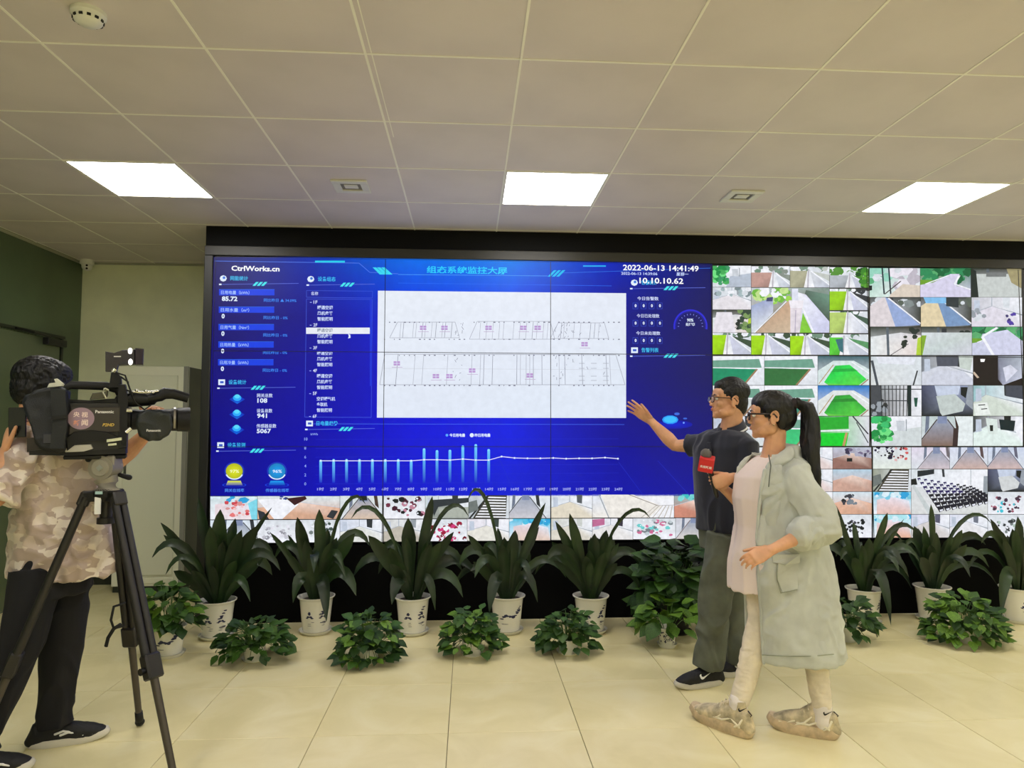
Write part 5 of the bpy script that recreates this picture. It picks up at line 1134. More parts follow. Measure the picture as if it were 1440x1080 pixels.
def camo_material():
    m = bpy.data.materials.new('shiny_taupe_print'); m.use_nodes = True; nt = m.node_tree; b = nt.nodes['Principled BSDF']
    tc = nt.nodes.new('ShaderNodeTexCoord'); mp = nt.nodes.new('ShaderNodeMapping'); mp.inputs['Scale'].default_value = (19, 19, 27); mp.inputs['Rotation'].default_value = (.4, .6, .3)
    nt.links.new(tc.outputs['Object'], mp.inputs[0]); n = nt.nodes.new('ShaderNodeTexNoise'); n.inputs['Scale'].default_value = .6
    nt.links.new(mp.outputs[0], n.inputs['Vector']); ad = nt.nodes.new('ShaderNodeMixRGB'); ad.blend_type = 'ADD'; ad.inputs[0].default_value = .9
    nt.links.new(mp.outputs[0], ad.inputs[1]); nt.links.new(n.outputs['Color'], ad.inputs[2])
    v = nt.nodes.new('ShaderNodeTexVoronoi'); v.distance = 'MANHATTAN'; v.inputs['Scale'].default_value = 1; nt.links.new(ad.outputs[0], v.inputs['Vector'])
    r = nt.nodes.new('ShaderNodeValToRGB'); r.color_ramp.interpolation = 'CONSTANT'; e = r.color_ramp.elements
    e[0].position = 0; e[0].color = lin((180, 160, 146)); e[1].position = .35; e[1].color = lin((202, 184, 168))
    for p_, c in ((.55, (220, 206, 190)), (.75, (190, 170, 158)), (.88, (230, 218, 204))): x = e.new(p_); x.color = lin(c)
    s = nt.nodes.new('ShaderNodeSeparateColor'); nt.links.new(v.outputs['Color'], s.inputs[0]); nt.links.new(s.outputs[0], r.inputs[0]); nt.links.new(r.outputs[0], b.inputs['Base Color'])
    b.inputs['Roughness'].default_value = .42; b.inputs['Sheen Weight'].default_value = .3; return m
B = MB()
B.rings([(-1.775, 3.21, .735, .225, .17), (-1.775, 3.21, .86, .218, .162), (-1.785, 3.21, 1.0, .205, .152), (-1.795, 3.21, 1.15, .195, .152), (-1.80, 3.21, 1.25, .175, .155), (-1.81, 3.215, 1.31, .12, .14), (-1.81, 3.22, 1.345, .075, .075)], n=36)
B.loft([mid(shN, NB, .6), shN, mid(shN, elN, .5), mid(shN, elN, .95)], [.075, .078, .075, .082], n=20, up=(0, 0, 1))
B.loft([mid(shF, NB, .6), shF, mid(shF, elF, .5), mid(shF, elF, .7)], [.075, .078, .07, .072], n=20, up=(0, 0, 1))
sh_ = B.solid('shirt', camo_material(), cmn, voxel=.0065, smooth=3, disp=folds(13, .013, (1, 1, .9), seed=33))
band('collar', sh_.data.materials[0], [(0, .018), (.004, .02), (.028, -.018), (.022, -.02), (0, .0)], sh_, NB+(0, 0, -.004), 0, rx=.062, ry=.064)
M_BTR = mat('black_trousers', (15, 15, 20), .85, bump=.15, bscale=300)
B = MB(); B.rings([(-1.81, 3.2, .66, .13, .15), (-1.81, 3.2, .78, .145, .15), (-1.80, 3.2, .86, .14, .13)], n=28)
for h_, k_, a_ in ((hF, kF_, aF_), (hN, kN_, aN_)): B.loft([h_+(0, 0, -.03), mid(h_, k_, .5), k_, mid(k_, a_, .5), a_+(0, 0, .04), a_+(.01, 0, -.02)], [(.105, .105), .096, .082, .074, .068, .072], n=22, up=(1, 0, 0))
B.solid('trousers', M_BTR, cmn, voxel=.0065, smooth=4, disp=folds(9, .009, (1, 1, .6), seed=35))
T_, L_ = gframe((-1.885, 3.195), (-1.608, 3.30)); s1 = shoe(cmn, T_, L_, M_BLK, M_WSOLE, .032)
B = MB()
for pts in ([(.10, .058), (.13, .066), (.155, .058)], [(.12, .05), (.15, .058), (.175, .05)], [(.205, .038), (.225, .042), (.24, .036)]): B.loft([tp(T_, (x, -.044+.12*max(0, x-.19)-(0 if z_ < .05 else -.004), z_)) for x, z_ in pts], [(.004, .005)]*3, n=8, rnd=True)
B.build('side_flash', M_WHT, s1, smooth=True)
T_, L_ = gframe((-2.03, 2.935), (-1.757, 3.01)); s1 = shoe(cmn, T_, L_, M_BLK, M_WSOLE, .032)
B = MB()
for pts in ([(.16, .056), (.19, .052), (.215, .042)], [(.10, .058), (.13, .066), (.155, .058)]): B.loft([tp(T_, (x, -.042+.12*max(0, x-.19), z_)) for x, z_ in pts], [(.004, .005)]*3, n=8, rnd=True)
B.build('side_flash', M_WHT, s1, smooth=True)
# phone in his raised hand
ph = thing('phone', 'dark mobile phone held upright in the raised hand of the cameraman', 'phone', tuple(at(26, 598, 2.99)))
Tp = frame(at(24.5, 596, 2.99), (.95, .25, 0), (-.25, .95, 0))
B = MB(); B.box((-.032, -.005, -.062), (.032, .005, .062), T=frame(at(24.5, 594, 2.99), (.97, .22, .03), (0, 0, 1)), bev=.003); B.build('phone_body', mat('dark_phone', (30, 32, 32), .25), ph)
Tq = frame(at(24.5, 592, 2.99), (.97, .22, .03), (0, 0, 1)); B = MB(); B.box((-.012, -.0075, -.056), (.0, -.006, -.036), T=Tq); B.build('phone_mark', mat('pale_mark', (170, 174, 170), .3, metal=.6), ph)

# ---------------------------------------------------------------- tripod and camcorder
M_TRI = mat('black_tripod_tube', (26, 23, 21), .45, bump=.05, bscale=300); M_TRG = mat('dark_grey_tube', (74, 68, 60), .4, metal=.3)
M_HEAD = mat('grey_fluid_head', (142, 136, 122), .45, metal=.3); M_BLKP = mat('black_plastic', (14, 14, 15), .5, spec=.35, bump=.1, bscale=300)
M_CHR = mat('chrome', (220, 220, 215), .15, metal=1)
YC = 3.05
TC = at(150, 694, YC)
tri = thing('tripod', 'black camera tripod with a round grey head carrying the camcorder', 'tripod', (TC[0], YC, 0))
feet = [np.array((-1.95, 2.885, .012)), np.array((-1.515, 3.40, .012)), np.array((-1.105, 2.80, .012))]
B = MB(); B.loft([TC+(0, 0, -.11), TC+(0, 0, .03)], [.024, .024], n=18); B.loft([TC+(0, 0, -.125), TC+(0, 0, -.10)], [.034, .034], n=18); B.build('centre_column', M_TRI, tri, smooth=True, split=40)
B = MB(); B.loft([TC+(0, 0, -.03), TC+(0, 0, -.01), TC+(0, 0, .012), TC+(0, 0, .02)], [.042, .055, .055, .04], n=24)
for f_ in feet:
    d = f_-TC; d[2] = 0; d /= np.linalg.norm(d); B.box((.03, -.028, -.03), (.085, .028, .012), T=frame(TC, d, (0, 0, 1)), bev=.005)
B.build('spider', M_BLKP, tri, smooth=False)
B = MB(); B.box((-.012, -.003, -.035), (.012, .003, .035), T=frame(at(137.5, 711, YC-.05), (1, 0, 0), (0, 0, 1))); B.build('white_tag', M_WHT, tri)
B = MB(); B.box((-.014, -.002, -.006), (.014, .002, .006), T=frame(at(139, 693, YC-.062), (1, 0, 0), (0, 0, 1))); B.build('level_mark', mat('pale_blue_mark', (170, 200, 200), .3), tri)
for i, f_ in enumerate(feet):
    d = f_-TC; h_ = d.copy(); h_[2] = 0; h_ /= np.linalg.norm(h_); top = TC+h_*.075+(0, 0, -.01); ax_ = (f_-top); Lg = np.linalg.norm(ax_); ax_ /= Lg; sdv = np.cross(ax_, (0, 0, 1)); sdv /= np.linalg.norm(sdv)
    B = MB()
    for s in (-1, 1): B.loft([top+sdv*s*.016+ax_*.0, top+sdv*s*.016+ax_*Lg*.60], [.0155, .0165], n=12)
    B.box((-.0, -.028, -.022), (.06, .028, .022), T=frame(top-ax_*.02, ax_, (0, 0, 1)), bev=.006); B.box((Lg*.56, -.033, -.024), (Lg*.645, .033, .024), T=frame(top, ax_, (0, 0, 1)), bev=.007)
    lg = B.build('leg', M_TRI, tri, smooth=True, split=40)
    B = MB(); B.loft([top+ax_*Lg*.60, top+ax_*(Lg-.02)], [.016, .0135], n=14); B.build('lower_tube', M_TRG, lg, smooth=True, split=40)
    B = MB(); B.ell(f_+(0, 0, .006), (.021, .021, .018), n=14); B.loft([f_, f_-ax_*.06], [.018, .017], n=12); B.build('rubber_foot', M_BLKP, lg, smooth=True)
    B = MB(); B.loft([top+ax_*Lg*.61+sdv*.03, top+ax_*Lg*.61+sdv*.052], [.012, .014], n=12); B.build('lock_knob', M_BLKP, lg, smooth=True, split=40)
P = [at(176, 848, 3.2), at(160, 853, 3.17), at(156, 872, 3.16), at(160, 884, 3.17), at(174, 880, 3.2)]
B = MB(); B.loft(P, [(.006, .003)]*5, n=8, up=(0, 1, 0), rnd=True); B.loft([at(170, 878, 3.17), at(160, 884, 3.16), at(152, 897, 3.16), at(149, 909, 3.16)], [(.008, .003)]*4, n=8, up=(0, 1, 0), rnd=True); B.build('carry_strap', M_BLKP, tri, smooth=True)
B = MB(); hc = at(149, 657, YC)
B.loft([TC+(0, 0, .015), TC+(0, 0, .045), hc+(0, 0, -.045)], [.05, .042, .046], n=26); B.loft([hc+(0, -.045, 0), hc+(0, .045, 0)], [.050, .050], n=32, up=(0, 0, 1)); B.box((-.05, -.04, .0), (.05, .04, .052), T=frame(hc, (1, 0, 0), (0, 0, 1)), bev=.006)
hd_ = B.build('fluid_head', M_HEAD, tri, smooth=True, split=35)
B = MB(); B.loft([hc+(0, -.050, 0), hc+(0, -.044, 0)], [.033, .036], n=28, up=(0, 0, 1)); B.build('dial_ring', mat('pale_grey_ring', (166, 160, 146), .35, metal=.4), hd_, smooth=True, split=35)
B = MB(); B.prism([hc+(-.014, -.0545, 0), hc+(0, -.0545, -.014), hc+(.014, -.0545, 0), hc+(0, -.0545, .014)], (0, .005, 0)); B.build('dial_mark', MATS['pale_mark'] if 'pale_mark' in MATS else M_WHT, hd_)
B = MB()
B.loft([hc+(-.048, -.05, .036), hc+(-.048, -.035, .036)], [.012, .012], n=12, up=(0, 0, 1)); B.build('head_knob', M_BLKP, hd_, smooth=True, split=35)
B = MB(); B.loft([hc+(.03, .03, -.03), hc+(.06, .03, -.04), hc+(.08, .035, -.046)], [.008, .010, .012], n=10, rnd=True); B.build('lever', M_BLKP, hd_, smooth=True)
B = MB(); B.box((-.125, -.042, -.012), (.10, .042, .006), T=frame(at(140, 641, YC-.01), (math.cos(.4), math.sin(.4), 0), (0, 0, 1)), bev=.004); B.build('camera_plate', M_BLKP, hd_)

TH = math.radians(23); UC = np.array((math.cos(TH), math.sin(TH), 0)); NC = np.array((-math.sin(TH), math.cos(TH), 0))
def atc(px, py, y):
    """point on the camcorder's own upright plane, y-YC behind its centre line, pictured at (px, py)"""
    E = np.array((0, 0, EYE)); r = at(px, py, 1.)-E; C0 = np.array((TC[0], YC, 0)); t_ = (np.dot(C0-E, NC)+(y-YC))/np.dot(r, NC); return E+r*t_
cc = thing('camcorder', 'big black shoulder television camcorder with a round sticker and top light on the tripod', 'camcorder', tuple(atc(140, 635, YC)))
def slab(pts, y0, y1, name, m, parent, bev=.004, solid=False, disp=None, rnd=.0):
    """side outline as pictured at distance y0, run back to y1, edges softened"""
    B = MB(); P0 = [atc(x, y, y0) for x, y in pts]; c = sum(P0)/len(P0)
    V = []; n = len(pts)
    for (yy_, k) in ((y0, 1-rnd), (y0+(y1-y0)*.12, 1), (y0+(y1-y0)*.88, 1), (y1, 1-rnd)):
        for p in P0: q = c+(p-c)*k; V.append(q+NC*(yy_-y0))
    F = [(i+j*n, (i+1) % n+j*n, (i+1) % n+(j+1)*n, i+(j+1)*n) for j in range(3) for i in range(n)] + [tuple(range(n))[::-1], tuple(range(3*n, 4*n))]
    B.add(V, F)
    if solid: return B.solid(name, m, parent, voxel=.004, smooth=5, disp=disp)
    return B.build(name, m, parent, smooth=False)
Y0, Y1 = 2.985, 3.115
M_CAMB = mat('dark_camera_shell', (30, 28, 30), .38, bump=.1, bscale=300); M_CVR = mat('blue_black_soft_cover', (16, 20, 28), .6, bump=.3, bscale=250)
slab([(92, 636), (176, 632), (178, 600), (176, 566), (96, 566)], Y0+.012, Y1, 'body', M_CAMB, cc, rnd=.03)
sp = slab([(96, 612), (169, 607), (169, 572), (99, 573)], Y0, Y0+.02, 'side_panel', mat('dark_brown_panel', (40, 33, 34), .3, coat=.2), cc, rnd=.04)
slab([(92, 616), (104, 607), (130, 605), (152, 608), (172, 616), (172, 627), (150, 621), (126, 620), (104, 626), (94, 634)], Y0-.008, Y0+.02, 'shoulder_fairing', M_BLKP, cc, rnd=.05)
slab([(90, 632), (104, 626), (128, 625), (131, 631), (118, 635), (92, 636)], Y0-.004, Y0+.02, 'pale_label', mat('pale_grey_label', (176, 172, 160), .5), cc, rnd=.05)
slab([(150, 618), (171, 615), (171, 619), (150, 622)], Y0-.010, Y0, 'metal_strip', M_CHR, cc)
slab([(152, 624), (164, 623), (164, 626), (152, 627)], Y0-.010, Y0, 'metal_switch', M_CHR, cc)
slab([(40, 640), (100, 641), (178, 638), (178, 630), (120, 634), (60, 632), (40, 634)], Y0+.01, Y1-.01, 'base_plate', M_BLKP, cc, rnd=.02)
slab([(37, 636), (58, 636), (58, 614), (37, 616)], Y0+.02, Y1-.02, 'battery', mat('dark_brown_battery', (34, 26, 26), .4), cc, rnd=.06)
cv = slab([(40, 596), (48, 622), (60, 634), (78, 638), (92, 634), (97, 610), (97, 575), (94, 548), (84, 543), (66, 545), (48, 549), (33, 556), (31, 566)], Y0-.02, Y1+.01, 'soft_cover', M_CVR, cc, solid=True, rnd=.08, disp=folds(14, .006, seed=41))
slab([(70, 632), (90, 632), (94, 600), (92, 548), (70, 545), (74, 590)], Y0-.038, Y0-.01, 'cover_strap', mat('black_webbing', (22, 26, 28), .7, bump=.3, bscale=500), cv, rnd=.03)
slab([(72, 590), (95, 588), (95, 583), (72, 585)], Y0-.044, Y0-.03, 'strap_clip', M_BLKP, cv)
slab([(60, 624), (76, 624), (76, 610), (60, 610)], Y0-.030, Y0-.01, 'cover_window', mat('shiny_dark_window', (50, 50, 60), .1), cv, rnd=.1)
slab([(66, 545), (88, 543), (90, 540), (80, 532), (76, 533), (78, 538), (69, 539)], Y0+.0, Y0+.03, 'white_cover_tag', mat('white_fabric_tag', (206, 206, 188), .7), cv, rnd=.08)
B = MB()                                          # carrying handle over the body
B.loft([atc(88, 562, YC), atc(91, 546, YC), atc(100, 541.5, YC), atc(150, 543, YC), atc(166, 548, YC), atc(174, 562, YC)], [(.016, .012), (.016, .012), (.017, .011), (.018, .012), (.018, .014), (.018, .016)], n=16, up=NC)
B.build('handle', M_BLKP, cc, smooth=True)
slab([(92, 567), (172, 567), (172, 560), (150, 561), (124, 563), (92, 561)], Y0+.025, Y1-.01, 'top_deck', M_BLKP, cc, rnd=.03)
slab([(126, 562), (150, 560), (152, 549), (146, 551), (130, 553)], Y0+.005, Y0+.03, 'shotgun_clamp', mat('dark_olive_clamp', (70, 68, 50), .5), cc, rnd=.1)
B = MB(); B.loft([atc(147, 546, Y0), atc(152, 548, Y0), atc(155, 557, Y0), atc(149, 560, Y0), atc(144, 551, Y0), atc(147, 546, Y0)], [.0035]*6, n=8); B.build('buckle', mat('pale_metal_buckle', (214, 214, 190), .3, metal=.5), cc, smooth=True)
slab([(166, 632), (178, 630), (180, 560), (176, 540), (166, 540)], Y0+.004, Y1+.005, 'front_frame', M_BLKP, cc, rnd=.03)
# viewfinder tube and microphone ahead of the handle
B = MB(); B.loft([atc(172, 563, YC-.02), atc(190, 561, YC-.02), atc(212, 562, YC-.02)], [.030, .034, .026], n=18, up=(0, 0, 1), rnd=True)
B.loft([atc(208, 561, YC-.03), atc(225, 557, YC-.03), atc(232, 553, YC-.03), atc(244, 554, YC-.03), atc(265, 560, YC-.03)], [.020, .024, .026, .022, .020], n=18, up=(0, 0, 1)); B.build('viewfinder', M_BLKP, cc, smooth=True, split=50)
B = MB(); B.loft([atc(184, 551, YC-.05), atc(206, 552, YC-.05), atc(222, 550, YC-.05)], [.004, .006, .005], n=8, rnd=True)
for x, y in ((192, 549), (205, 550), (215, 552)): B.ell(atc(x, y, YC-.055), (.008, .006, .006), n=10)
B.build('chrome_fitting', M_CHR, cc, smooth=True)
for k, P in enumerate(([(170, 530), (180, 537), (184, 552), (176, 560)], [(168, 545), (182, 550), (190, 566), (203, 576), (212, 570)], [(163, 524), (176, 528), (182, 545), (186, 556)])):
    B = MB(); B.loft([atc(x, y, Y0+.02-.01*k) for x, y in P], [.0035]*4, n=8, rnd=True); B.build('cable', M_BLKP, cc, smooth=True)
# lens
def tube(pts, rs, name, m, parent, y=YC, n=28): B = MB(); B.loft([atc(x, yy_, y) for x, yy_ in pts], rs, n=n, up=(0, 0, 1)); return B.build(name, m, parent, smooth=True, split=45)
tube([(176, 590), (184, 590), (186, 590), (198, 590)], [.052, .052, .044, .042], 'lens_mount', M_BLKP, cc)
tube([(178, 577), (186, 577)], [.010, .010], 'mount_catch', M_CHR, cc, y=Y0+.0)
tube([(177, 608), (184, 602)], [.009, .009], 'mount_catch', M_CHR, cc, y=Y0+.0)
ln = tube([(196, 590), (240, 590), (242, 590), (249, 590)], [.042, .046, .050, .050], 'lens', M_BLKP, cc)
tube([(244, 589), (247, 589)], [.0525, .0525], 'lens_ring', mat('satin_silver_ring', (150, 146, 140), .3, metal=.8), ln)
B = MB(); c0 = atc(248, 590, YC); c1 = atc(267, 590, YC); 
B.loft([c0, atc(250, 590, YC), c1], [(.05, .048), (.060, .052), (.064, .054)], n=28, up=(0, 0, 1)); B.build('lens_hood', M_BLKP, ln, smooth=True, split=40)
sv = slab([(190, 600), (196, 614), (210, 621), (226, 620), (238, 612), (243, 598), (240, 582), (228, 577), (206, 576), (193, 582)], Y0-.035, Y0+.04, 'hand_grip', mat('dark_green_black_grip', (18, 24, 24), .5, bump=.3, bscale=200), cc, solid=True, rnd=.12, disp=folds(18, .003, seed=43))
# light on top
lm_ = slab([(153, 546), (172, 546), (170, 530), (164, 522), (156, 524)], YC-.03, YC+.03, 'light_mount', M_BLKP, cc, rnd=.08)
tube([(159, 523), (162, 519)], [.012, .012], 'mount_ball', M_CHR, lm_, y=YC-.03)
tl_ = slab([(148, 522), (163, 522), (166, 513), (190, 512), (190, 491), (172, 492), (160, 496), (148, 494)], YC-.035, YC+.035, 'video_light', mat('dark_light_body', (38, 34, 38), .4), cc, rnd=.05)
slab([(190, 513), (201, 513), (202, 490), (190, 489)], YC-.045, YC+.045, 'barn_door', mat('glossy_plum_black', (34, 20, 40), .15), tl_, rnd=.06)
M_LIT = mat('lit_lamp', (255, 250, 245), .3, emit=3.0)
for (x, y) in ((183, 493.5), (183.5, 509)): B = MB(); B.ell(atc(x, y, YC-.037), (.0085, .006, .013), n=14); B.build('lit_bulb', M_LIT, tl_, smooth=True)
slab([(160, 502), (170, 502), (170, 500.6), (160, 500.6)], YC-.0385, YC-.034, 'small_white_mark', M_WHT, tl_)
# writing on the camcorder
def side_text(name, s, px, py, wpx, y, m, parent, slant=0, h=None):
    o = atc(px, py, y); o2 = atc(px+wpx, py, y); T_ = np.array([[UC[0], slant*UC[0], -NC[0], o[0]], [UC[1], slant*UC[1], -NC[1], o[1]], [0, 1, 0, o[2]], [0, 0, 0, 1.]]); return lettering(name, s, T_, np.linalg.norm(o2-o), m, parent, height=h, bold=.02)
side_text('white_lettering', 'Panasonic', 134, 581, 26, Y0-.0006, M_WHT, sp)
side_text('gold_lettering', 'P2HD', 144, 599.5, 16, Y0-.0006, mat('gold_print', (214, 180, 80), .4), sp, slant=.25)
side_text('white_lettering', 'Panasonic', 206, 607, 20, Y0-.0372, M_WHT, sv)
st = MB(); p_ = atc(114, 588.5, Y0-.0002); st.loft([p_, p_-NC*.001], [(.047, .045)]*2, n=32, up=(0, 0, 1)); stk = st.build('round_sticker', mat('mauve_sticker', (150, 124, 140), .4), sp)
mw = mat('pale_sticker_print', (236, 214, 206), .5); mo = mat('salmon_sticker_print', (222, 150, 120), .5)
side_text('sticker_lettering', '央', 103, 586.5, 9, Y0-.0016, mw, stk); side_text('sticker_lettering', '视', 114.5, 587, 9, Y0-.0016, mw, stk)
side_text('sticker_lettering', '新', 103, 598.5, 9, Y0-.0016, mo, stk); side_text('sticker_lettering', '闻', 114.5, 598.5, 9, Y0-.0016, mw, stk)

# ---------------------------------------------------------------- plants
M_LF = [mat('dark_strap_leaf', (26, 46, 22), .42, noise=.2, nscale=9), mat('deep_green_leaf', (36, 58, 26), .42, noise=.2, nscale=9)]
M_PL = [mat('ivy_leaf', (58, 92, 28), .5, noise=.25, nscale=18, spec=.35), mat('light_ivy_leaf', (92, 128, 38), .5, noise=.25, nscale=18, spec=.35), mat('dark_ivy_leaf', (38, 66, 22), .5, noise=.25, nscale=18, spec=.3)]
M_POT = mat('cream_glazed_pot', (238, 236, 222), .22, coat=.5); M_INK = mat('ink_blue_painting', (40, 44, 78), .35); M_SOIL = mat('dark_soil', (44, 30, 20), .9, bump=1, bscale=80)
M_STEM = mat('green_stem', (70, 104, 44), .5)
rp = random.Random(77)
def strap_leaf(P0, P1, P2, P3, wd, m, parent, shape=0, fold=.25, up=(0, -1, .3), name='leaf'):
    """one long leaf along a curve, creased along its midrib"""
    n = 11; V = []; F = []
    P0, P1, P2, P3 = (np.array(p, float) for p in (P0, P1, P2, P3))
    up = np.array(up, float); up /= np.linalg.norm(up)
    ph = rp.uniform(0, 6)
    for i in range(n):
        t = i/(n-1); p = (1-t)**3*P0+3*(1-t)**2*t*P1+3*(1-t)*t*t*P2+t**3*P3; d = 3*(1-t)**2*(P1-P0)+6*(1-t)*t*(P2-P1)+3*t*t*(P3-P2); d /= np.linalg.norm(d)+1e-9
        s = np.cross(d, up); s /= np.linalg.norm(s)+1e-9; nn = np.cross(s, d)
        if shape == 0: w_ = wd*(.30+.70*min(1, t/.5)**1.2)*(1-max(0, (t-.66)/.34)**2.1)
        else: w_ = wd*(.16 if t < .38 else math.sin(PI*min(1, (t-.36)/.66))**.75+.03)
        w_ = max(w_, .0008)*1.3*(1+.06*math.sin(t*14+ph))
        wave = .06*wd*math.sin(t*11+ph)
        V += [p-s*w_+nn*(fold*w_+wave), p-s*w_*.5+nn*fold*w_*.35, p-nn*.001, p+s*w_*.5+nn*fold*w_*.35, p+s*w_+nn*(fold*w_-wave)]
    for i in range(n-1):
        for j in range(4): a = i*5+j; F.append((a, a+1, a+6, a+5))
    B = MB(); B.add(V, F); me = B.mesh(name); me.materials.append(m); me.polygons.foreach_set('use_smooth', [True]*len(me.polygons))
    o = bpy.data.objects.new(name, me); COL.objects.link(o); return attach(o, parent)
def pot(parent, c, r0, r1, h, kind=0, saucer=True, m=None):
    """c = centre of the foot; r0 foot radius, r1 rim radius"""
    T_ = np.array(Matrix.Translation(Vector(c)+Vector((0, 0, .018 if saucer else 0)))); B = MB()
    B.lathe([(0, 0), (r0*.94, 0), (r0, .008), (r0+(r1*.92-r0)*.5, h*.5), (r1*.92, h-.02), (r1*.95, h-.014), (r1*1.04, h-.006), (r1*1.05, h), (r1*.98, h+.001), (r1*.90, h-.012), (r1*.86, h-.05), (0, h-.052)], 36, T_)
    o = B.build('pot', m or M_POT, parent, smooth=True, split=50)
    B = MB(); B.lathe([(0, h-.045), (r1*.87, h-.045), (r1*.87, h-.028), (r1*.4, h-.02), (0, h-.018)], 20, T_); B.build('soil', M_SOIL, parent, smooth=True)
    if saucer: B = MB(); B.lathe([(0, 0), (r0*1.02, 0), (r0*1.22, .022), (r0*1.27, .024), (r0*1.18, .012), (r0*1.0, .014), (0, .014)], 32, np.array(Matrix.Translation(Vector(c)))); B.build('saucer', m or M_POT, parent, smooth=True, split=50)
    B = MB()
    def onpot(a, z): r = r0+(r1*.92-r0)*min(1, z/(h-.02))+.0012; return (c[0]+r*math.cos(a), c[1]+r*math.sin(a), c[2]+z+(.018 if saucer else 0))
    def blot(a, z, w_, hh, n=10):
        V = [onpot(a, z)]; 
        for k in range(n): q = 2*PI*k/n; j = rp.uniform(.65, 1.15); V.append(onpot(a+w_*math.cos(q)*j/r0, z+hh*math.sin(q)*j))
        B.add(V, [(0, 1+k, 1+(k+1) % n) for k in range(n)])
    if kind == 0:
        for a in (-1.9+rp.uniform(-.15, .15), -.9+rp.uniform(-.15, .15), .6, 2.4):
            z = h*.42
            for k in range(5): blot(a+(k-2)*.09, z+.03*math.exp(-abs(k-2))*1.2, .010, .004+.008*math.exp(-abs(k-2)))
            for k in range(3): blot(a+rp.uniform(-.15, .25), z-.022-.012*k, .014, .0016)
        for k in range(4): blot(-1.05+.11*k, h*.55+.016*k, .012, .005)
        for k in range(3): blot(-.75-.1*k, h*.3, .016, .003)
    elif kind == 1:
        for k in range(9): blot(-2.0+.16*k, h*.40+.012*math.sin(k*.9)+.005*k, .014, .005+.003*(k % 3))
        for k in range(4): blot(-.95+.1*k, h*.60+.01*k, .010, .004)
        for k in range(3): blot(-1.9+.12*k, h*.25, .012, .002)
    else:
        for ring in range(2):
            for k in range(12): q = 2*PI*k/12; blot(-1.75+(.022-.008*ring)*math.cos(q)/r0, h*.5+(.022-.008*ring)*math.sin(q), .0035, .0035, 6)
        for k in range(14): blot(rp.uniform(-1.3, 0), rp.uniform(h*.2, h*.8), .006, .006, 7)
        for k in range(14): blot(rp.uniform(-3, -2), rp.uniform(h*.2, h*.8), .006, .006, 7)
    B.build('ink_painting', M_INK, parent, smooth=True)['kind'] = 'stuff'; return o
def tall_plant(label, foot, tips, nfill, k0=0, h=.225, r1=.118, kind=0, lean=0):
    """tips: leaf ends (px, py, half width, droop, depth offset)"""
    t = thing('potted_plant', label, 'plant', foot, group='tall strap-leaved plants along the screens')
    pot(t, foot, .088, r1, h, kind)
    bz = foot[2]+h
    def leaf(tip, wd, droop, m):
        a = math.atan2(tip[1]-foot[1], tip[0]-foot[0]); dist = math.hypot(tip[0]-foot[0], tip[1]-foot[1])
        b0 = np.array((foot[0]+.03*math.cos(a)*rp.uniform(.4, 1.2), foot[1]+.03*math.sin(a), bz-.02))
        tip = np.array(tip); Hh = tip[2]-bz
        if droop < .3:
            p1 = b0+(0, 0, max(.1, Hh*.45)); p1[:2] += (tip[:2]-b0[:2])*.22; p2 = b0+(tip-b0)*.72; p2[2] += .10*(.3+droop)
        else:
            top = max(Hh, 0)+.10+.18*droop; p1 = b0+(0, 0, top*.75); p1[:2] += (tip[:2]-b0[:2])*.18; p2 = b0.copy(); p2[:2] += (tip[:2]-b0[:2])*.72; p2[2] = bz+top*1.02
        strap_leaf(b0, p1, p2, tip, wd, m, t, 0, .22, up=(.15*math.cos(a), -1 if math.sin(a) < .5 else -.8, .45 if droop > .3 else .1))
    for (px, py, wd, dr, dy) in tips: leaf(at(px, py, foot[1]+dy), wd, dr, rp.choice(M_LF))
    for k in range(nfill):
        a = rp.uniform(0, 2*PI); up_ = rp.uniform(.1, 1); L_ = rp.uniform(.30, .52)
        leaf((foot[0]+L_*math.cos(a)*(1-up_*.8), min(foot[1]+L_*math.sin(a)*(1-up_*.8)*.8, YS-.06), bz+.10+up_*.36), rp.uniform(.018, .03), .15 if up_ > .4 else .6, rp.choice(M_LF))
    return t
F = lambda px, py: tuple(np.round(at(px, py, 1)*0, 3))
def foot_at(px, py):
    v = at(px, py, 1.); t_ = -EYE/(v[2]-EYE); return (v[0]*t_, t_, 0.)
tall_plant('tall strap-leaved plant in a cream pot, leftmost of the tall ones, before the black post', foot_at(304, 896),
  [(226, 735, .022, .2, -.05), (230, 752, .022, .2, 0), (214, 784, .022, .5, -.1), (233, 808, .016, .6, -.1), (310, 716, .038, .1, -.05), (279, 700, .026, .1, .1), (331, 729, .026, .1, .1), (382, 714, .012, .2, .0), (364, 738, .034, .1, -.1), (394, 802, .024, .7, .0), (352, 846, .02, .7, -.2), (386, 786, .024, .7, .1), (340, 745, .03, .05, -.12), (296, 740, .03, .05, -.1)], 14)
tall_plant('second tall strap-leaved plant from the left, one leaf hanging over its cream pot', foot_at(444, 889),
  [(380, 749, .016, .2, 0), (405, 752, .014, .2, .1), (418, 727, .032, .1, -.05), (449, 716, .030, .05, .0), (476, 728, .008, .1, .1), (514, 709, .010, .3, 0), (499, 750, .030, .15, -.05), (501, 838, .032, .8, -.15), (412, 848, .03, .8, -.15), (459, 874, .032, .9, -.25), (386, 786, .022, .6, .1), (520, 768, .022, .6, .1), (430, 760, .03, .05, -.1), (466, 762, .028, .05, -.1)], 14)
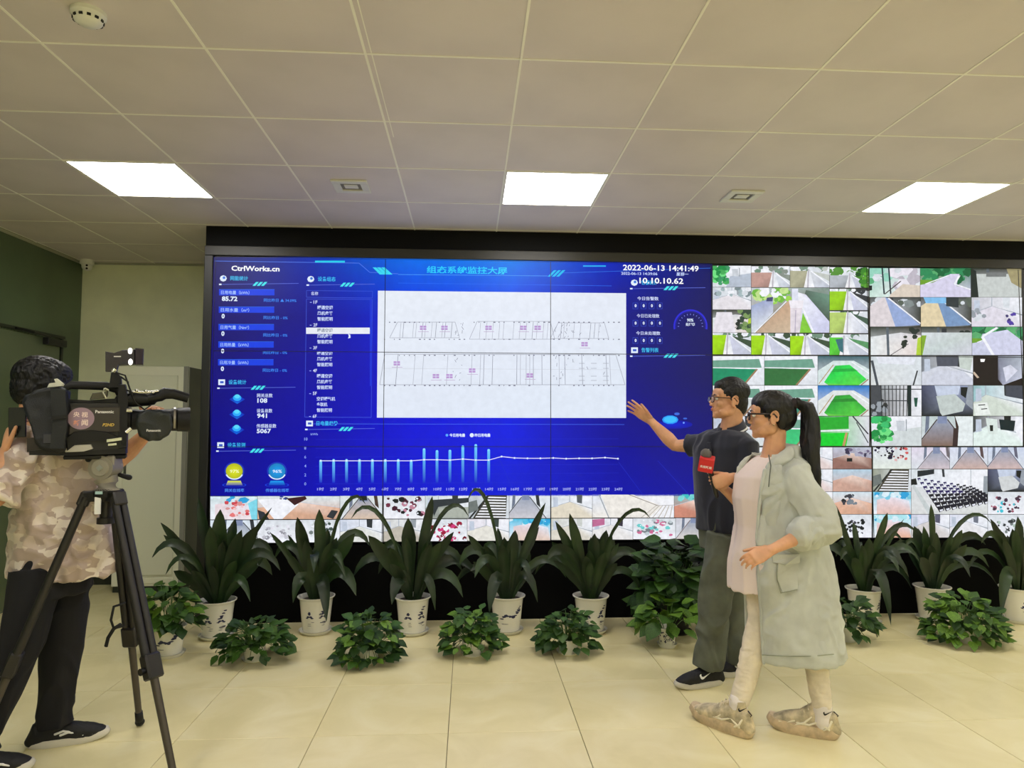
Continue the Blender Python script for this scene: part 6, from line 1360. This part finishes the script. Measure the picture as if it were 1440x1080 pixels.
tall_plant('third tall strap-leaved plant from the left, with the highest pointed leaf of all', foot_at(580, 890),
  [(518, 753, .036, .1, -.05), (494, 729, .012, .5, 0), (574, 728, .036, .1, -.05), (608, 698, .026, .1, .0), (659, 726, .012, .5, 0), (638, 748, .022, .2, -.1), (551, 850, .036, .8, -.2), (496, 812, .024, .8, .0), (651, 840, .026, .8, -.1), (612, 858, .022, .9, -.1), (620, 762, .026, .1, -.1), (652, 798, .022, .7, .1), (548, 770, .03, .1, -.1)], 14)
tall_plant('fourth tall strap-leaved plant from the left, its pot painted with a dark blue wave', foot_at(713, 888),
  [(767, 707, .020, .1, 0), (758, 741, .020, .15, .05), (658, 752, .022, .2, 0), (658, 703, .010, .5, 0), (645, 797, .026, .7, 0), (688, 862, .032, .9, -.2), (756, 847, .022, .9, -.1), (640, 824, .018, .7, .1), (722, 748, .028, .05, -.1), (700, 742, .02, .05, .1), (676, 770, .022, .2, -.1), (796, 812, .022, .7, .0)], 14, kind=1)
tall_plant('fifth tall strap-leaved plant from the left, the last before the pointing man', foot_at(831, 888),
  [(781, 733, .022, .1, 0), (801, 722, .026, .05, -.05), (914, 728, .010, .3, 0), (769, 788, .030, .3, -.1), (868, 792, .024, .15, -.1), (902, 832, .020, .8, 0), (752, 808, .02, .7, .1), (776, 762, .026, .2, -.05), (900, 796, .022, .6, 0), (870, 764, .022, .15, 0), (850, 756, .024, .1, .05), (836, 750, .03, .05, -.1)], 14)
tall_plant('tall strap-leaved plant in a cream pot just right of the woman in the coat', foot_at(1216, 876),
  [(1172, 706, .016, .1, -.05), (1248, 721, .024, .1, 0), (1271, 730, .010, .2, 0), (1200, 734, .018, .1, .1), (1299, 792, .016, .5, 0), (1278, 812, .022, .7, -.1), (1253, 880, .030, 1.0, -.22), (1290, 752, .014, .4, 0), (1182, 788, .022, .3, -.05), (1270, 764, .016, .4, .1), (1222, 756, .03, .05, -.1), (1282, 828, .02, .8, .1)], 14)
tall_plant('tall strap-leaved plant directly behind the wide bushy plant at the right', foot_at(1312, 872),
  [(1309, 709, .022, .05, 0), (1353, 745, .028, .1, -.05), (1386, 766, .022, .3, -.05), (1391, 798, .022, .6, -.1), (1270, 776, .014, .4, 0), (1402, 822, .014, .8, 0), (1394, 736, .012, .4, .1), (1308, 766, .032, .02, -.12), (1336, 760, .02, .1, .1)], 14)
tall_plant('tall strap-leaved plant cut off by the right edge of the picture', foot_at(1434, 874),
  [(1431, 726, .030, .03, 0), (1393, 730, .022, .15, -.05), (1380, 764, .018, .3, -.1), (1408, 868, .030, .95, -.2), (1478, 740, .024, .2, 0), (1362, 800, .016, .7, 0), (1500, 780, .02, .5, 0), (1450, 745, .026, .1, -.1)], 14)
# bushy plants: heart-shaped leaves on thin stems
def heart_mesh(m, name='leaf'):
    pts = [(0, 0), (.10, .30), (.34, .46), (.62, .34), (.86, .13), (1.0, 0)]; V = []; F = []
    for i, (x, y) in enumerate(pts):
        z = -.22*x*x; V += [(x, -y, z+.12*y), (x, -y*.5, z+.02), (x, 0, z-.0), (x, y*.5, z+.02), (x, y, z+.12*y)]
    V[0] = (-.08, -.12, .02); V[4] = (-.08, .12, .02)
    for i in range(len(pts)-1):
        for j in range(4): a = i*5+j; F.append((a, a+5, a+6, a+1))
    B = MB(); B.add(V, F); me = B.mesh(name); me.materials.append(m); me.polygons.foreach_set('use_smooth', [True]*len(me.polygons)); return me
HM = [heart_mesh(m) for m in M_PL]
def bushy(label, foot, rx, h0, h1, n, sz, pot_r, pot_h, kind=3, m=None, mix=(0, 0, 0, 1, 2), droop=.5, saucer=True, group='small bushy pothos plants on the floor', k=1, ymax=None, core=0):
    t = thing('potted_plant', label, 'plant', foot, group=group)
    if pot_r:
        if kind == 3:
            T_ = np.array(Matrix.Translation(Vector(foot))); B = MB(); B.lathe([(0, 0), (pot_r*.8, 0), (pot_r*.85, .01), (pot_r, pot_h-.008), (pot_r*1.04, pot_h), (pot_r*.92, pot_h), (pot_r*.9, pot_h-.03), (0, pot_h-.03)], 28, T_); B.build('pot', m or M_POT, t, smooth=True, split=50)
            B = MB(); B.lathe([(0, 0), (pot_r*.98, 0), (pot_r*1.12, .014), (pot_r*1.05, .012), (pot_r*.9, .006), (0, .006)], 28, T_); B.build('saucer', m or M_POT, t, smooth=True, split=50)
        else: pot(t, foot, pot_r*.8, pot_r, pot_h, kind, saucer, m)
    c = np.array((foot[0], foot[1], foot[2]+pot_h))
    SB = MB(); N = 0
    for i in range(n):
        a = rp.uniform(0, 2*PI); u = rp.random()**.6; e_ = rp.uniform(.0, 1.0)
        r = rx*math.sqrt(1-(e_*.92)**2)*(.55+.45*u); z = h0+(h1-h0)*e_*(.75+.25*u)
        p = np.array((c[0]+r*math.cos(a), c[1]+r*math.sin(a)*.85, foot[2]+z)); p[2] = max(p[2], .05)
        if ymax: p[1] = min(p[1], ymax)
        out = np.array((math.cos(a), math.sin(a)*.9, rp.uniform(-.9, .5)-.3*droop+e_*.5)); out += np.array((rp.uniform(-.5, .5), rp.uniform(-.5, .5), 0)); T_ = frame(p, out, (rp.uniform(-.3, .3), -.35, 1))
        s = sz*rp.uniform(.65, 1.2); ts = [-.30, .0]
        if p[2] + out[2]/np.linalg.norm(out)*s < .012: out[2] = .05; T_ = frame(p, out, (0, -.35, 1))
        o = bpy.data.objects.new('leaf', HM[rp.choice(mix)]); COL.objects.link(o)
        M = Matrix(T_.tolist()) @ Matrix.Diagonal((s, s*rp.uniform(.85, 1.1), s, 1)); o.parent = t; o.matrix_parent_inverse = Matrix.Translation(-Vector(foot)); o.matrix_basis = M
        if i % 2 == 0:
            b0 = c+np.array((.3*pot_r*math.cos(a), .3*pot_r*math.sin(a), -.02)); mp = (b0+p)/2+(0, 0, .04); SB.loft([b0, mp, p], [.0025, .002, .0016], n=5)
    if n > 0: o = SB.build('stems', M_STEM, t, smooth=True); o['kind'] = 'stuff'
    return t
bushy('bushy plant in a white ink-painted pot, beside the tripod leg at the left', foot_at(237, 922), .155, .17, .43, 110, .080, .094, .16, kind=1, mix=(0, 0, 1, 2), saucer=True)
bushy('small bushy plant in a low pale pot, between the two leftmost tall plants', foot_at(357, 927), .215, .04, .25, 210, .060, .064, .085, mix=(0, 0, 2))
bushy('rounded bushy plant resting on the floor, between the second and third tall plants', foot_at(518, 930), .195, .02, .28, 220, .064, .06, .08, mix=(0, 2, 2, 1))
bushy('small bushy plant below the plan, in front of the pot with the blue wave', foot_at(664, 920), .175, .03, .27, 210, .060, .06, .08, mix=(0, 0, 2, 1))
bushy('small spreading bushy plant in a low cream pot, in front of the fifth tall plant', foot_at(799, 917), .185, .05, .25, 160, .062, .066, .085, mix=(0, 0, 2))
bushy('light green plant in a small white pot with blue dots, left of the man', foot_at(938, 909), .195, .12, .31, 52, .105, .062, .105, kind=2, mix=(0, 1, 1))
bushy('big dark leafy plant behind the small dotted pot, left of the man', (1.40, 4.70, 0), .26, .16, .62, 190, .12, .10, .2, kind=3, m=mat('black_nursery_pot', (18, 18, 18), .6), mix=(2, 2, 0), ymax=4.93)
bushy('small bushy plant half hidden behind the woman in the coat', foot_at(1192, 900), .17, .04, .27, 90, .082, .062, .09, mix=(2, 0))
bushy('wide bright green bushy plant on the floor at the right', foot_at(1357, 902), .235, .03, .30, 260, .072, .06, .08, mix=(0, 1, 1, 0, 2))
